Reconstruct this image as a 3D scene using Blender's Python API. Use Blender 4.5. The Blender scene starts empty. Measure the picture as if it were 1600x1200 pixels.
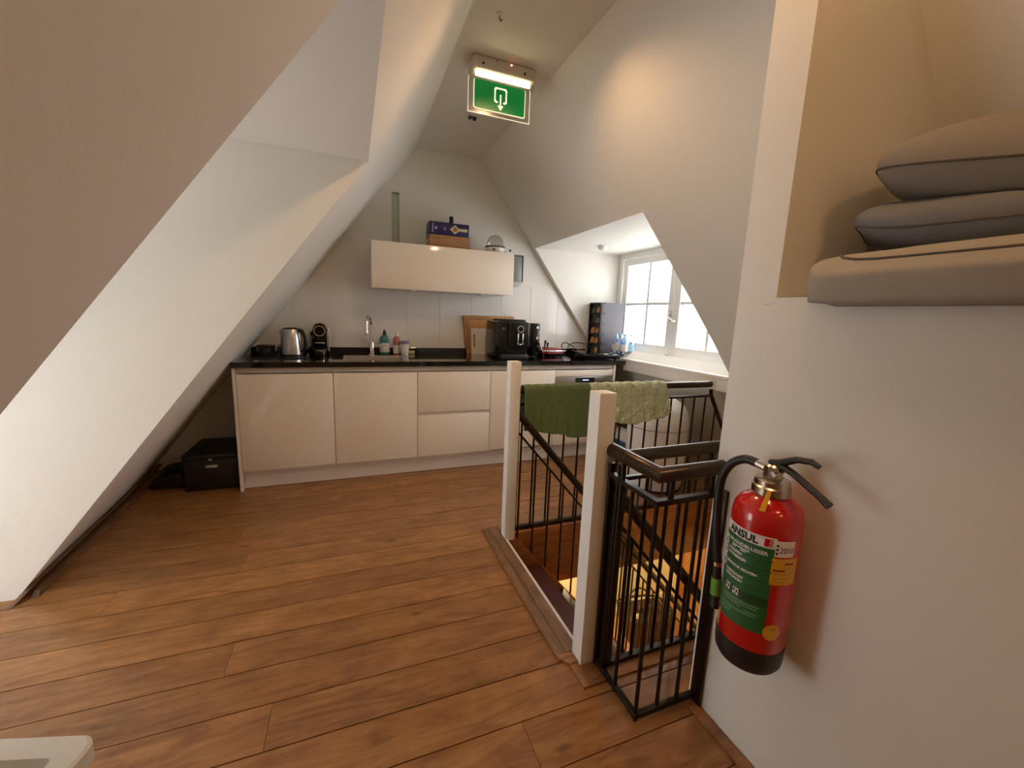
import bpy, bmesh, math, random
from mathutils import Vector, Matrix, noise as mnoise
random.seed(7)
SC = bpy.context.scene
COL = SC.collection
PI = math.pi

# ------------------------------------------------------------------ camera
YAW, PITCH, ROLL, FPX = 0.373306, 0.165762, 0.038510, 638.87
CAM = Vector((0.7414, -3.1879, 1.2905))
_f = Vector((math.sin(YAW)*math.cos(PITCH), math.cos(YAW)*math.cos(PITCH), -math.sin(PITCH)))
_r = Vector((math.cos(YAW), -math.sin(YAW), 0))
_u = _r.cross(_f)
_r2 = _r*math.cos(ROLL) + _u*math.sin(ROLL)
_u2 = -_r*math.sin(ROLL) + _u*math.cos(ROLL)
cd = bpy.data.cameras.new('camera')
cd.sensor_fit = 'HORIZONTAL'; cd.sensor_width = 36.0; cd.lens = FPX/1600*36.0
cd.clip_start = 0.02
cam = bpy.data.objects.new('camera', cd); COL.objects.link(cam)
M = Matrix.Identity(4)
for i in range(3):
    M[i][0] = _r2[i]; M[i][1] = _u2[i]; M[i][2] = -_f[i]; M[i][3] = CAM[i]
cam.matrix_world = M
SC.camera = cam

# ------------------------------------------------------------------ world, lights, exposure
SKY = 7.0
w = bpy.data.worlds.new('overcast_sky'); SC.world = w; w.use_nodes = True
bg = w.node_tree.nodes['Background']
bg.inputs[0].default_value = (0.985, 0.985, 1.0, 1); bg.inputs[1].default_value = SKY
SC.view_settings.view_transform = 'Standard'
SC.view_settings.look = 'None'
SC.view_settings.gamma = 1.0
SC.view_settings.use_curve_mapping = False
SC.view_settings.exposure = 0.16
SC.cycles.max_bounces = 10
SC.cycles.diffuse_bounces = 6
SC.cycles.transparent_max_bounces = 16
SC.cycles.sample_clamp_indirect = 6.0
SC.cycles.caustics_reflective = False
SC.cycles.caustics_refractive = False
WARM = (1.0, 0.58, 0.27)

def light(name, kind, loc, energy, color, **kw):
    d = bpy.data.lights.new(name, kind); d.energy = energy; d.color = color
    rot = kw.pop('rot', None)
    for k, v in kw.items(): setattr(d, k, v)
    o = bpy.data.objects.new(name, d); COL.objects.link(o); o.location = loc
    if rot: o.rotation_euler = rot
    return o

# ------------------------------------------------------------------ materials
def new_mat(name):
    m = bpy.data.materials.new(name); m.use_nodes = True
    nt = m.node_tree
    return m, nt, nt.nodes['Principled BSDF']

def lk(nt, a, b): nt.links.new(a, b)

def mat(name, col, rough=0.5, metal=0.0, bump=0.0, bscale=80.0, var=0.0, vscale=6.0, coat=0.0, spec=None,
        emit=None, estr=0.0, trans=0.0):
    m, nt, b = new_mat(name)
    b.inputs['Base Color'].default_value = (*col, 1)
    b.inputs['Roughness'].default_value = rough
    b.inputs['Metallic'].default_value = metal
    if coat: b.inputs['Coat Weight'].default_value = coat; b.inputs['Coat Roughness'].default_value = 0.05
    if spec is not None: b.inputs['Specular IOR Level'].default_value = spec
    if emit: b.inputs['Emission Color'].default_value = (*emit, 1); b.inputs['Emission Strength'].default_value = estr
    if trans: b.inputs['Transmission Weight'].default_value = trans
    tc = nt.nodes.new('ShaderNodeTexCoord')
    if var:
        n = nt.nodes.new('ShaderNodeTexNoise'); n.inputs['Scale'].default_value = vscale; n.inputs['Detail'].default_value = 4
        lk(nt, tc.outputs['Object'], n.inputs['Vector'])
        mx = nt.nodes.new('ShaderNodeMix'); mx.data_type = 'RGBA'
        mx.inputs['A'].default_value = (*[c*(1-var) for c in col], 1)
        mx.inputs['B'].default_value = (*[min(1, c*(1+var)) for c in col], 1)
        lk(nt, n.outputs['Fac'], mx.inputs['Factor']); lk(nt, mx.outputs['Result'], b.inputs['Base Color'])
    if bump:
        n = nt.nodes.new('ShaderNodeTexNoise'); n.inputs['Scale'].default_value = bscale; n.inputs['Detail'].default_value = 3
        lk(nt, tc.outputs['Object'], n.inputs['Vector'])
        bp = nt.nodes.new('ShaderNodeBump'); bp.inputs['Strength'].default_value = bump; bp.inputs['Distance'].default_value = 0.004
        lk(nt, n.outputs['Fac'], bp.inputs['Height']); lk(nt, bp.outputs['Normal'], b.inputs['Normal'])
    return m

def wood(name, dark, mid, lightc, rough=0.42, axis='X', scale=1.0, knots=True, rnd=0.35):
    m, nt, b = new_mat(name)
    N = nt.nodes.new
    tc = N('ShaderNodeTexCoord'); oi = N('ShaderNodeObjectInfo')
    mul = N('ShaderNodeVectorMath'); mul.operation = 'SCALE'
    comb = N('ShaderNodeCombineXYZ')
    for k in ('X', 'Y', 'Z'): lk(nt, oi.outputs['Random'], comb.inputs[k])
    lk(nt, comb.outputs[0], mul.inputs[0]); mul.inputs['Scale'].default_value = 37.0
    add = N('ShaderNodeVectorMath'); add.operation = 'ADD'
    lk(nt, tc.outputs['Object'], add.inputs[0]); lk(nt, mul.outputs[0], add.inputs[1])
    mp = N('ShaderNodeMapping')
    s = {'X': (2.2, 14, 14), 'Y': (14, 2.2, 14), 'Z': (14, 14, 2.2)}[axis]
    mp.inputs['Scale'].default_value = tuple(q*scale for q in s)
    lk(nt, add.outputs[0], mp.inputs['Vector'])
    n1 = N('ShaderNodeTexNoise'); n1.inputs['Scale'].default_value = 1.6; n1.inputs['Detail'].default_value = 8
    n1.inputs['Roughness'].default_value = 0.62; n1.inputs['Distortion'].default_value = 1.3
    lk(nt, mp.outputs[0], n1.inputs['Vector'])
    cr = N('ShaderNodeValToRGB'); e = cr.color_ramp.elements
    e[0].position = 0.28; e[0].color = (*dark, 1); e[1].position = 0.72; e[1].color = (*lightc, 1)
    q = e.new(0.5); q.color = (*mid, 1)
    lk(nt, n1.outputs['Fac'], cr.inputs['Fac'])
    col = cr.outputs['Color']
    # broad blotches along each board
    n2 = N('ShaderNodeTexNoise'); n2.inputs['Scale'].default_value = 7.0*scale; n2.inputs['Detail'].default_value = 6; n2.inputs['Roughness'].default_value = 0.65
    lk(nt, add.outputs[0], n2.inputs['Vector'])
    mr = N('ShaderNodeMapRange'); mr.inputs['From Min'].default_value = 0.3; mr.inputs['From Max'].default_value = 0.7
    mr.inputs['To Min'].default_value = 0.72; mr.inputs['To Max'].default_value = 1.2
    lk(nt, n2.outputs['Fac'], mr.inputs['Value'])
    mr2 = N('ShaderNodeMapRange'); mr2.inputs['To Min'].default_value = 1-rnd; mr2.inputs['To Max'].default_value = 1+rnd*0.6
    lk(nt, oi.outputs['Random'], mr2.inputs['Value'])
    mm = N('ShaderNodeMath'); mm.operation = 'MULTIPLY'
    lk(nt, mr.outputs[0], mm.inputs[0]); lk(nt, mr2.outputs[0], mm.inputs[1])
    vm = N('ShaderNodeVectorMath'); vm.operation = 'SCALE'
    lk(nt, col, vm.inputs[0]); lk(nt, mm.outputs[0], vm.inputs['Scale'])
    col = vm.outputs[0]
    if knots:
        mp2 = N('ShaderNodeMapping'); mp2.inputs['Scale'].default_value = (1.7, 5.0, 1.0) if axis == 'X' else (5.0, 1.7, 1.0)
        lk(nt, add.outputs[0], mp2.inputs['Vector'])
        vo = N('ShaderNodeTexVoronoi'); vo.inputs['Scale'].default_value = 1.0
        lk(nt, mp2.outputs[0], vo.inputs['Vector'])
        kr = N('ShaderNodeMapRange'); kr.inputs['From Min'].default_value = 0.015; kr.inputs['From Max'].default_value = 0.075
        kr.inputs['To Min'].default_value = 0.75; kr.inputs['To Max'].default_value = 0.0
        lk(nt, vo.outputs['Distance'], kr.inputs['Value'])
        mx = N('ShaderNodeMix'); mx.data_type = 'RGBA'; mx.inputs['B'].default_value = (0.05, 0.022, 0.01, 1)
        lk(nt, kr.outputs[0], mx.inputs['Factor']); lk(nt, col, mx.inputs['A'])
        col = mx.outputs['Result']
    lk(nt, col, b.inputs['Base Color'])
    b.inputs['Roughness'].default_value = rough
    bp = N('ShaderNodeBump'); bp.inputs['Strength'].default_value = 0.25; bp.inputs['Distance'].default_value = 0.002
    lk(nt, n1.outputs['Fac'], bp.inputs['Height']); lk(nt, bp.outputs['Normal'], b.inputs['Normal'])
    return m

def glass_mat(name, tint=(1, 1, 1), rough=0.03, op=0.08):
    m = bpy.data.materials.new(name); m.use_nodes = True; nt = m.node_tree; nt.nodes.clear()
    out = nt.nodes.new('ShaderNodeOutputMaterial'); mix = nt.nodes.new('ShaderNodeMixShader')
    tr = nt.nodes.new('ShaderNodeBsdfTransparent'); gl = nt.nodes.new('ShaderNodeBsdfGlossy')
    fr = nt.nodes.new('ShaderNodeLayerWeight'); fr.inputs['Blend'].default_value = 0.5
    pw = nt.nodes.new('ShaderNodeMath'); pw.operation = 'POWER'; pw.inputs[1].default_value = 4.0
    ad = nt.nodes.new('ShaderNodeMath'); ad.operation = 'MULTIPLY_ADD'; ad.inputs[1].default_value = 0.6; ad.inputs[2].default_value = op
    lk(nt, fr.outputs['Facing'], pw.inputs[0]); lk(nt, pw.outputs[0], ad.inputs[0])
    tr.inputs['Color'].default_value = (*tint, 1); gl.inputs['Roughness'].default_value = rough
    lk(nt, ad.outputs[0], mix.inputs['Fac']); lk(nt, tr.outputs[0], mix.inputs[1]); lk(nt, gl.outputs[0], mix.inputs[2])
    lk(nt, mix.outputs[0], out.inputs['Surface'])
    return m

def fabric(name, col, scale=600, bump=0.35, wrinkle=0.0, var=0.12):
    m, nt, b = new_mat(name)
    N = nt.nodes.new; tc = N('ShaderNodeTexCoord')
    n = N('ShaderNodeTexNoise'); n.inputs['Scale'].default_value = scale; n.inputs['Detail'].default_value = 2
    lk(nt, tc.outputs['Object'], n.inputs['Vector'])
    mx = N('ShaderNodeMix'); mx.data_type = 'RGBA'
    mx.inputs['A'].default_value = (*[c*(1-var) for c in col], 1); mx.inputs['B'].default_value = (*[c*(1+var) for c in col], 1)
    lk(nt, n.outputs['Fac'], mx.inputs['Factor']); lk(nt, mx.outputs['Result'], b.inputs['Base Color'])
    b.inputs['Roughness'].default_value = 0.95; b.inputs['Specular IOR Level'].default_value = 0.1
    bp = N('ShaderNodeBump'); bp.inputs['Strength'].default_value = bump; bp.inputs['Distance'].default_value = 0.002
    lk(nt, n.outputs['Fac'], bp.inputs['Height'])
    if wrinkle:
        n2 = N('ShaderNodeTexNoise'); n2.inputs['Scale'].default_value = 22; n2.inputs['Detail'].default_value = 4; n2.inputs['Distortion'].default_value = 1.5
        lk(nt, tc.outputs['Object'], n2.inputs['Vector'])
        bp2 = N('ShaderNodeBump'); bp2.inputs['Strength'].default_value = wrinkle; bp2.inputs['Distance'].default_value = 0.02
        lk(nt, n2.outputs['Fac'], bp2.inputs['Height']); lk(nt, bp.outputs['Normal'], bp2.inputs['Normal'])
        lk(nt, bp2.outputs['Normal'], b.inputs['Normal'])
    else:
        lk(nt, bp.outputs['Normal'], b.inputs['Normal'])
    return m

WALL = mat('white_wall_paint', (0.795, 0.782, 0.728), 0.7, bump=0.10, bscale=120)
FRAMEW = mat('white_gloss_paint', (0.84, 0.83, 0.80), 0.35)
POSTW = mat('cream_post_paint', (0.82, 0.80, 0.75), 0.45, bump=0.08, bscale=60)
FLOORW = wood('oak_plank', (0.185, 0.075, 0.022), (0.300, 0.136, 0.045), (0.405, 0.208, 0.082), 0.30, 'X', scale=0.9, rnd=0.14)
TRIMW = wood('oak_trim_dark', (0.12, 0.055, 0.024), (0.20, 0.10, 0.045), (0.28, 0.15, 0.07), 0.4, 'Y', knots=False, rnd=0.12)
TRIMX = wood('oak_trim_cross', (0.16, 0.065, 0.024), (0.27, 0.12, 0.045), (0.36, 0.17, 0.07), 0.4, 'X', knots=False, rnd=0.12)
SKIRT = wood('dark_skirting_wood', (0.07, 0.034, 0.017), (0.13, 0.066, 0.033), (0.20, 0.105, 0.052), 0.5, 'Y', knots=False, rnd=0.1)
FASCIA = wood('orange_fascia_wood', (0.26, 0.085, 0.022), (0.36, 0.125, 0.033), (0.44, 0.165, 0.045), 0.5, 'X', knots=False, rnd=0.1)
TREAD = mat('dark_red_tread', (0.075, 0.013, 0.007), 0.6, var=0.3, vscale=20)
SUB = mat('dark_joint', (0.05, 0.02, 0.01), 0.9)
STEEL = mat('blackened_steel', (0.035, 0.026, 0.020), 0.34, 0.75, bump=0.03, bscale=200)
STEELR = mat('bronze_black_handrail', (0.060, 0.043, 0.032), 0.30, 0.8, var=0.25, vscale=30)
CREAM = mat('gloss_cream_front', (0.88, 0.825, 0.735), 0.12, coat=0.6)
CARC = mat('white_carcass', (0.80, 0.775, 0.73), 0.35)
ALU = mat('grey_grip_rail', (0.62, 0.59, 0.55), 0.4)
PLIN = mat('plinth_white', (0.74, 0.71, 0.67), 0.35)
GRAN = mat('black_worktop', (0.009, 0.009, 0.010), 0.07, coat=0.3, var=0.4, vscale=300)
TILE = mat('white_gloss_tile', (0.80, 0.785, 0.76), 0.14, coat=0.3)
GROUT = mat('grey_grout', (0.45, 0.43, 0.40), 0.9)
INOX = mat('brushed_steel', (0.62, 0.60, 0.57), 0.28, 1.0, var=0.08, vscale=40)
CHROME = mat('chrome', (0.80, 0.80, 0.80), 0.06, 1.0)
BLACKP = mat('black_gloss_plastic', (0.006, 0.006, 0.007), 0.16, spec=0.35)
BLACKM = mat('black_matt_plastic', (0.009, 0.009, 0.010), 0.5)
GREYP = mat('charcoal_plastic', (0.10, 0.095, 0.105), 0.55)
WHITEP = mat('white_plastic', (0.80, 0.79, 0.77), 0.3)
LID = mat('pale_grey_lid_plastic', (0.66, 0.66, 0.62), 0.45, bump=0.03, bscale=300)
GLASS = glass_mat('window_glass', op=0.02)
CLEAR = glass_mat('clear_glass', (0.86, 0.87, 0.84), op=0.06)
SMOKE = glass_mat('smoked_clear_dome', (0.84, 0.83, 0.80), op=0.12)
RED = mat('red_enamel', (0.52, 0.008, 0.008), 0.16, coat=0.5)
GREENL = mat('green_label', (0.022, 0.125, 0.040), 0.4)
GREEND = mat('dark_green_label', (0.012, 0.060, 0.022), 0.4)
WHITEL = mat('white_label', (0.80, 0.78, 0.76), 0.45)
BLACKL = mat('black_print', (0.012, 0.012, 0.012), 0.5)
YELL = mat('yellow_label', (0.72, 0.36, 0.02), 0.4)
BROWNP = mat('brown_print', (0.22, 0.045, 0.01), 0.5)
BRASS = mat('nickel_brass', (0.55, 0.48, 0.38), 0.25, 1.0)
RUBBER = mat('black_rubber', (0.012, 0.012, 0.012), 0.45)
BOARDW = wood('bamboo_board', (0.36, 0.17, 0.05), (0.48, 0.25, 0.085), (0.58, 0.33, 0.13), 0.5, 'Z', knots=False, rnd=0.05)
BOXW = wood('pale_wooden_box', (0.34, 0.17, 0.07), (0.46, 0.25, 0.11), (0.55, 0.32, 0.16), 0.45, 'X', knots=False, rnd=0.05)
WBOARD = mat('white_board_plastic', (0.74, 0.71, 0.66), 0.5)
CUSH = fabric('grey_linen', (0.295, 0.265, 0.235))
CUSHB = fabric('blue_grey_linen', (0.215, 0.215, 0.225))
CUSHS = fabric('grey_seat_linen', (0.34, 0.32, 0.29))
PIPE = fabric('seam_linen', (0.13, 0.115, 0.10), bump=0.1)
TOWG = fabric('moss_green_towel', (0.135, 0.195, 0.095), 900, 0.5, 0.35)
TOWP = fabric('pale_sage_towel', (0.54, 0.61, 0.43), 700, 0.5, 0.9, 0.2)
BLUEB = mat('navy_box', (0.012, 0.012, 0.085), 0.4)
TAN = mat('tan_print', (0.70, 0.60, 0.42), 0.5)
GOLD = mat('gold_print', (0.42, 0.20, 0.05), 0.5)
LILAC = mat('lilac_print', (0.30, 0.26, 0.48), 0.5)
TEAL = mat('teal_soap', (0.06, 0.30, 0.26), 0.15, trans=0.3)
PINK = mat('pink_soap', (0.50, 0.20, 0.17), 0.25)
PURP = mat('purple_print', (0.28, 0.22, 0.36), 0.4)
SPONGE = mat('sponge_green', (0.52, 0.55, 0.28), 0.9)
REDM = mat('dark_red_enamel', (0.28, 0.025, 0.03), 0.25)
WATER = glass_mat('water_bottle_plastic', (0.60, 0.80, 0.97), 0.1, 0.40)
PACKB = mat('blue_pack_film', (0.38, 0.62, 0.86), 0.15)
BLUEC = mat('petrol_blue_plastic', (0.01, 0.10, 0.17), 0.4)
LEATH = mat('brown_leather', (0.028, 0.008, 0.004), 0.4, var=0.3, vscale=15)
LOWWALL = mat('yellow_cream_wall', (0.85, 0.77, 0.52), 0.7)
LOWFLOOR = wood('lower_oak', (0.30, 0.14, 0.05), (0.42, 0.21, 0.08), (0.5, 0.27, 0.11), 0.4, 'X', knots=False)
DOORW = mat('orange_door_wood', (0.50, 0.21, 0.055), 0.45, var=0.15, vscale=8)
SIGNG = mat('exit_green', (0.0, 0.19, 0.035), 0.35, emit=(0.0, 0.25, 0.05), estr=0.35)
SIGNW = mat('exit_white', (0.85, 0.85, 0.75), 0.4, emit=(1.0, 0.9, 0.6), estr=0.75)
TUBE = mat('lit_tube', (1, 0.9, 0.7), 0.3, emit=(1.0, 0.80, 0.42), estr=9.0)
BODYW = mat('sign_body_plastic', (0.62, 0.58, 0.52), 0.4)
EDGE = glass_mat('acrylic_panel', (0.96, 0.97, 0.95), rough=0.2, op=0.02)
EDGEW = mat('acrylic_edge', (0.85, 0.82, 0.72), 0.2, emit=(1.0, 0.9, 0.7), estr=0.5)
LED = mat('red_led', (1, 0.1, 0.05), 0.3, emit=(1.0, 0.15, 0.1), estr=12)
LAMPE = mat('lamp_disc', (1, 0.9, 0.7), 0.4, emit=(1.0, 0.72, 0.42), estr=14)
DISP = mat('oven_display', (0.008, 0.008, 0.012), 0.15)
DIGIT = mat('display_digits', (0.4, 0.45, 0.8), 0.4, emit=(0.5, 0.55, 1.0), estr=1.2)

# ------------------------------------------------------------------ builders
WL = {}          # world location of every object (nothing is rotated)

def finish(name, me, m, parent=None, smooth=None, loc=None):
    """link a mesh given in world coordinates, origin moved to its base centre"""
    xs = [v.co.x for v in me.vertices]; ys = [v.co.y for v in me.vertices]; zs = [v.co.z for v in me.vertices]
    L = Vector(((min(xs)+max(xs))/2, (min(ys)+max(ys))/2, min(zs))) if loc is None else Vector(loc)
    me.transform(Matrix.Translation(-L))
    if m: me.materials.append(m)
    if smooth:
        for p in me.polygons: p.use_smooth = True
        me.set_sharp_from_angle(angle=math.radians(smooth))
    o = bpy.data.objects.new(name, me); COL.objects.link(o)
    put(o, L, parent)
    return o

def put(o, L, parent):
    L = Vector(L); o.location = L
    if parent is not None:
        o.parent = parent
        o.matrix_parent_inverse = Matrix.Translation(-WL[parent])
    WL[o] = L

def tag(o, label, cat=None, group=None, kind=None):
    o['label'] = label
    if cat: o['category'] = cat
    if group: o['group'] = group
    if kind: o['kind'] = kind
    return o

def thing(name, label, cat, loc, group=None, kind=None):
    o = bpy.data.objects.new(name, None); COL.objects.link(o); o.empty_display_size = 0.05
    put(o, loc, None)
    return tag(o, label, cat, group, kind)

def inst(src, name, loc, parent, scale=None):
    o = bpy.data.objects.new(name, src.data); COL.objects.link(o)
    put(o, loc, parent)
    if scale: o.scale = scale
    return o

class MB:
    def __init__(s): s.bm = bmesh.new()
    def face(s, pts):
        return s.bm.faces.new([s.bm.verts.new(p) for p in pts])
    def box(s, a, b, bev=0.0, seg=2):
        x0, y0, z0 = [min(a[i], b[i]) for i in range(3)]; x1, y1, z1 = [max(a[i], b[i]) for i in range(3)]
        P = [(x0,y0,z0),(x1,y0,z0),(x1,y1,z0),(x0,y1,z0),(x0,y0,z1),(x1,y0,z1),(x1,y1,z1),(x0,y1,z1)]
        return s.hexa(P, bev, seg)
    def hexa(s, P, bev=0.0, seg=2):
        t = bmesh.new(); v = [t.verts.new(p) for p in P]
        for f in ((0,3,2,1),(4,5,6,7),(0,1,5,4),(1,2,6,5),(2,3,7,6),(3,0,4,7)): t.faces.new([v[i] for i in f])
        if bev: bmesh.ops.bevel(t, geom=t.edges[:], offset=bev, segments=seg, profile=0.5, affect='EDGES')
        s.merge(t); return s
    def merge(s, t):
        me = bpy.data.meshes.new('tmp'); t.to_mesh(me); t.free(); s.bm.from_mesh(me); bpy.data.meshes.remove(me)
    def prism(s, poly, vec, bev=0.0, seg=2):
        t = bmesh.new(); vec = Vector(vec)
        a = [t.verts.new(p) for p in poly]; b = [t.verts.new(Vector(p)+vec) for p in poly]
        t.faces.new(a); t.faces.new(b[::-1]); n = len(poly)
        for i in range(n): t.faces.new((a[i], b[i], b[(i+1) % n], a[(i+1) % n]))
        bmesh.ops.recalc_face_normals(t, faces=t.faces[:])
        if bev: bmesh.ops.bevel(t, geom=t.edges[:], offset=bev, segments=seg, profile=0.5, affect='EDGES')
        s.merge(t); return s
    def tube(s, path, r, n=12, cap=True, flat=None):
        path = [Vector(p) for p in path]; rs = r if isinstance(r, (list, tuple)) else [r]*len(path)
        rings = []; up = None
        for i, p in enumerate(path):
            d = (path[min(i+1, len(path)-1)] - path[max(i-1, 0)]).normalized()
            if up is None: up = Vector((0, 0, 1)) if abs(d.z) < 0.9 else Vector((0, 1, 0))
            sx = d.cross(up).normalized(); up = sx.cross(d).normalized()
            k = 1.0
            if 0 < i < len(path)-1:
                a = (path[i]-path[i-1]).normalized(); b = (path[i+1]-path[i]).normalized()
                c = max(0.5, math.sqrt((1+a.dot(b))/2)); k = 1.0/c if len(path) < 5 else 1.0
            ring = []
            for j in range(n):
                t = 2*PI*j/n
                if flat: ring.append(s.bm.verts.new(p + sx*math.cos(t)*flat[0]*k + up*math.sin(t)*flat[1]))
                else: ring.append(s.bm.verts.new(p + sx*math.cos(t)*rs[i]*k + up*math.sin(t)*rs[i]))
            rings.append(ring)
        for a, b in zip(rings, rings[1:]):
            for j in range(n): s.bm.faces.new((a[j], a[(j+1) % n], b[(j+1) % n], b[j]))
        if cap: s.bm.faces.new(rings[0][::-1]); s.bm.faces.new(rings[-1])
        return s
    def lathe(s, c, prof, n=24, axis='z'):
        """prof: list of (r, h) upward along axis"""
        rings = []; c = Vector(c)
        def P(r, h, t):
            a, b = r*math.cos(t), r*math.sin(t)
            return c + {'z': Vector((a, b, h)), 'y': Vector((a, h, b)), 'x': Vector((h, a, b))}[axis]
        for r, h in prof:
            if r < 1e-6: rings.append([s.bm.verts.new(P(0, h, 0))])
            else: rings.append([s.bm.verts.new(P(r, h, 2*PI*j/n)) for j in range(n)])
        for a, b in zip(rings, rings[1:]):
            for j in range(n):
                k = (j+1) % n
                if len(a) == 1 and len(b) == 1: continue
                if len(a) == 1: s.bm.faces.new((a[0], b[k], b[j]))
                elif len(b) == 1: s.bm.faces.new((a[j], a[k], b[0]))
                else: s.bm.faces.new((a[j], a[k], b[k], b[j]))
        if len(rings[0]) > 1: s.bm.faces.new(rings[0][::-1])
        if len(rings[-1]) > 1: s.bm.faces.new(rings[-1])
        return s
    def grid(s, fn, nu, nv, closeu=False):
        V = [[s.bm.verts.new(fn(i/nu, j/nv)) for j in range(nv+1)] for i in range(nu if closeu else nu+1)]
        for i in range(nu):
            for j in range(nv):
                i2 = (i+1) % nu if closeu else i+1
                s.bm.faces.new((V[i][j], V[i2][j], V[i2][j+1], V[i][j+1]))
        return s
    def build(s, name, m, parent=None, smooth=None, recalc=True, solid=0.0):
        if recalc: bmesh.ops.recalc_face_normals(s.bm, faces=s.bm.faces[:])
        if solid:
            bmesh.ops.solidify(s.bm, geom=s.bm.faces[:], thickness=solid)
        me = bpy.data.meshes.new(name); s.bm.to_mesh(me); s.bm.free()
        return finish(name, me, m, parent, smooth)

def slab(pts, off):
    """a polygon thickened by the vector off"""
    return MB().prism(pts, off)

def text_mesh(name, body, size, m, parent, fn, bold=0.0, align='LEFT', sx=1.0):
    """flat lettering; fn maps (x, y) of the text to a world point"""
    c = bpy.data.curves.new('t', 'FONT'); c.body = body; c.size = size; c.align_x = align; c.offset = bold; c.resolution_u = 2
    t = bpy.data.objects.new('t', c); COL.objects.link(t)
    bpy.context.view_layer.update()
    me = bpy.data.meshes.new_from_object(t)
    bpy.data.objects.remove(t); bpy.data.curves.remove(c)
    for v in me.vertices: v.co = Vector(fn(v.co.x*sx, v.co.y))
    me.name = name
    return finish(name, me, m, parent)

# ------------------------------------------------------------------ room shell
YB, YR = 0.62, -5.2             # kitchen gable wall, wall behind the viewer
ZC = 2.655                      # flat ceiling strip
def XL(z, k=0.0):               # left roof slope; k = 0 near the dormer, 1 at the kitchen wall
    b = -0.645 - 0.10*k
    return b + (1.272-b)*z/ZC
def XR(z): return 1.845 + (ZC-z)/1.315
XE = XR(0)

def st(o, label, cat):
    return tag(o, label, cat, kind='structure')

# ceiling
st(slab([(1.20, YR, ZC), (1.92, YR, ZC), (1.92, YB+.1, ZC), (1.20, YB+.1, ZC)], (0, 0, 0.1)).build('ceiling', WALL),
   'narrow flat white ceiling strip between the two roof slopes', 'ceiling')

# left slope: near part, part over the dormer opening, far part beside the kitchen
DN = -2.166                     # near edge of the left dormer opening
F0, F1 = (-0.645, -0.945, 0.0), (0.833, -0.785, 2.045)   # far edge, foot and top
ZD = 2.045
def extruded(faces, off):
    """planar faces that share corners, thickened together by off"""
    b = MB()
    for f in faces: b.face(f)
    bmesh.ops.remove_doubles(b.bm, verts=b.bm.verts[:], dist=1e-5)
    r = bmesh.ops.extrude_face_region(b.bm, geom=b.bm.faces[:], use_keep_orig=True)
    bmesh.ops.translate(b.bm, verts=[v for v in r['geom'] if isinstance(v, bmesh.types.BMVert)], vec=off)
    return b
ZROWS = [-0.03, 0.3, 0.6, 0.9, 1.2, 1.5, 1.8, ZD, 2.25, 2.45, ZC+.02]
def farslope(u, z):
    t = min(1, max(0, z/F1[2])); y0 = F0[1] + (F1[1]-F0[1])*t
    return (XL(z, u), y0+u*(YB+.03-y0), z)
fs = []
for i in range(8):
    for z0, z1 in zip(ZROWS, ZROWS[1:]):
        fs.append([farslope(i/8, z0), farslope((i+1)/8, z0), farslope((i+1)/8, z1), farslope(i/8, z1)])
def LP(z, y): return (XL(z), y, z)
ZT2 = ZC+.02
fs.append([LP(-.03, YR), LP(-.03, DN), LP(ZD, DN), LP(ZT2, DN), LP(ZT2, YR)])
fs.append([LP(ZD, DN)] + [farslope(0, z) for z in ZROWS[7:]] + [LP(ZT2, DN)])
st(extruded(fs, (-0.09, 0, 0.07)).build('wall_left', WALL, smooth=20),
   'left roof slope, shaded near the viewer and leaning over the end of the counter', 'wall')
# dormer on the left: far cheek, near cheek, ceiling, outer wall around its window
XDW = -1.85
CK = -.0095                     # the cheek's plaster covers the cut edge of the slope
def cky(z): return F0[1]+(F1[1]-F0[1])*z/F1[2]+CK
st(slab([(XL(0)+.003-.0216, cky(-.03), -.03), (XDW-.05, cky(-.03), -.03), (XDW-.05, cky(ZD+.045), ZD+.045), (XL(ZD)-.01, cky(ZD+.045), ZD+.045), (XL(ZD)+.003, cky(ZD), ZD)], (0, 0.07, 0)).build('wall_dormer_left_far', WALL),
   'bright white dormer cheek lit by daylight on the left', 'wall')
st(slab([(XL(0), DN, -0.03), (XL(ZD), DN, ZD+.03), (XDW-.05, DN, ZD+.03), (XDW-.05, DN, -0.03)], (0, -0.07, 0)).build('wall_dormer_left_near', WALL),
   'dormer cheek hidden behind the shaded left slope', 'wall')
st(slab([(XL(ZD)+.005, DN-.05, ZD), (XL(ZD)+.005, F1[1]+.05, ZD), (XDW-.05, F1[1]+.05, ZD+.035), (XDW-.05, DN-.05, ZD+.035)], (0, 0, 0.06)).build('ceiling_dormer_left', WALL),
   'white ceiling of the left dormer above the bright cheek', 'ceiling')
b = MB()
b.box((XDW-.06, DN-.05, -0.03), (XDW, DN+.04, ZD+.03)); b.box((XDW-.06, F0[1]-.04, -0.03), (XDW, F1[1]+.1, ZD+.03))
b.box((XDW-.06, DN, -0.03), (XDW, F1[1], 0.06)); b.box((XDW-.06, DN, 1.52), (XDW, F1[1], ZD+.05))
st(b.build('wall_dormer_left_window', WALL), 'outer wall of the left dormer around its window', 'wall')
wn = thing('window_2', 'tall daylight window of the left dormer outside the picture', 'window', (XDW-.03, -1.55, 0.06), kind='structure')
b = MB(); y0, y1 = DN+.04, F0[1]-.04
b.box((XDW-.05, y0, .06), (XDW-.01, y0+.06, 1.52)); b.box((XDW-.05, y1-.06, .06), (XDW-.01, y1, 1.52))
b.box((XDW-.05, y0, .06), (XDW-.01, y1, .12)); b.box((XDW-.05, y0, 1.46), (XDW-.01, y1, 1.52)); b.box((XDW-.05, -1.58, .1), (XDW-.01, -1.52, 1.48))
b.build('frame', FRAMEW, wn)
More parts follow.
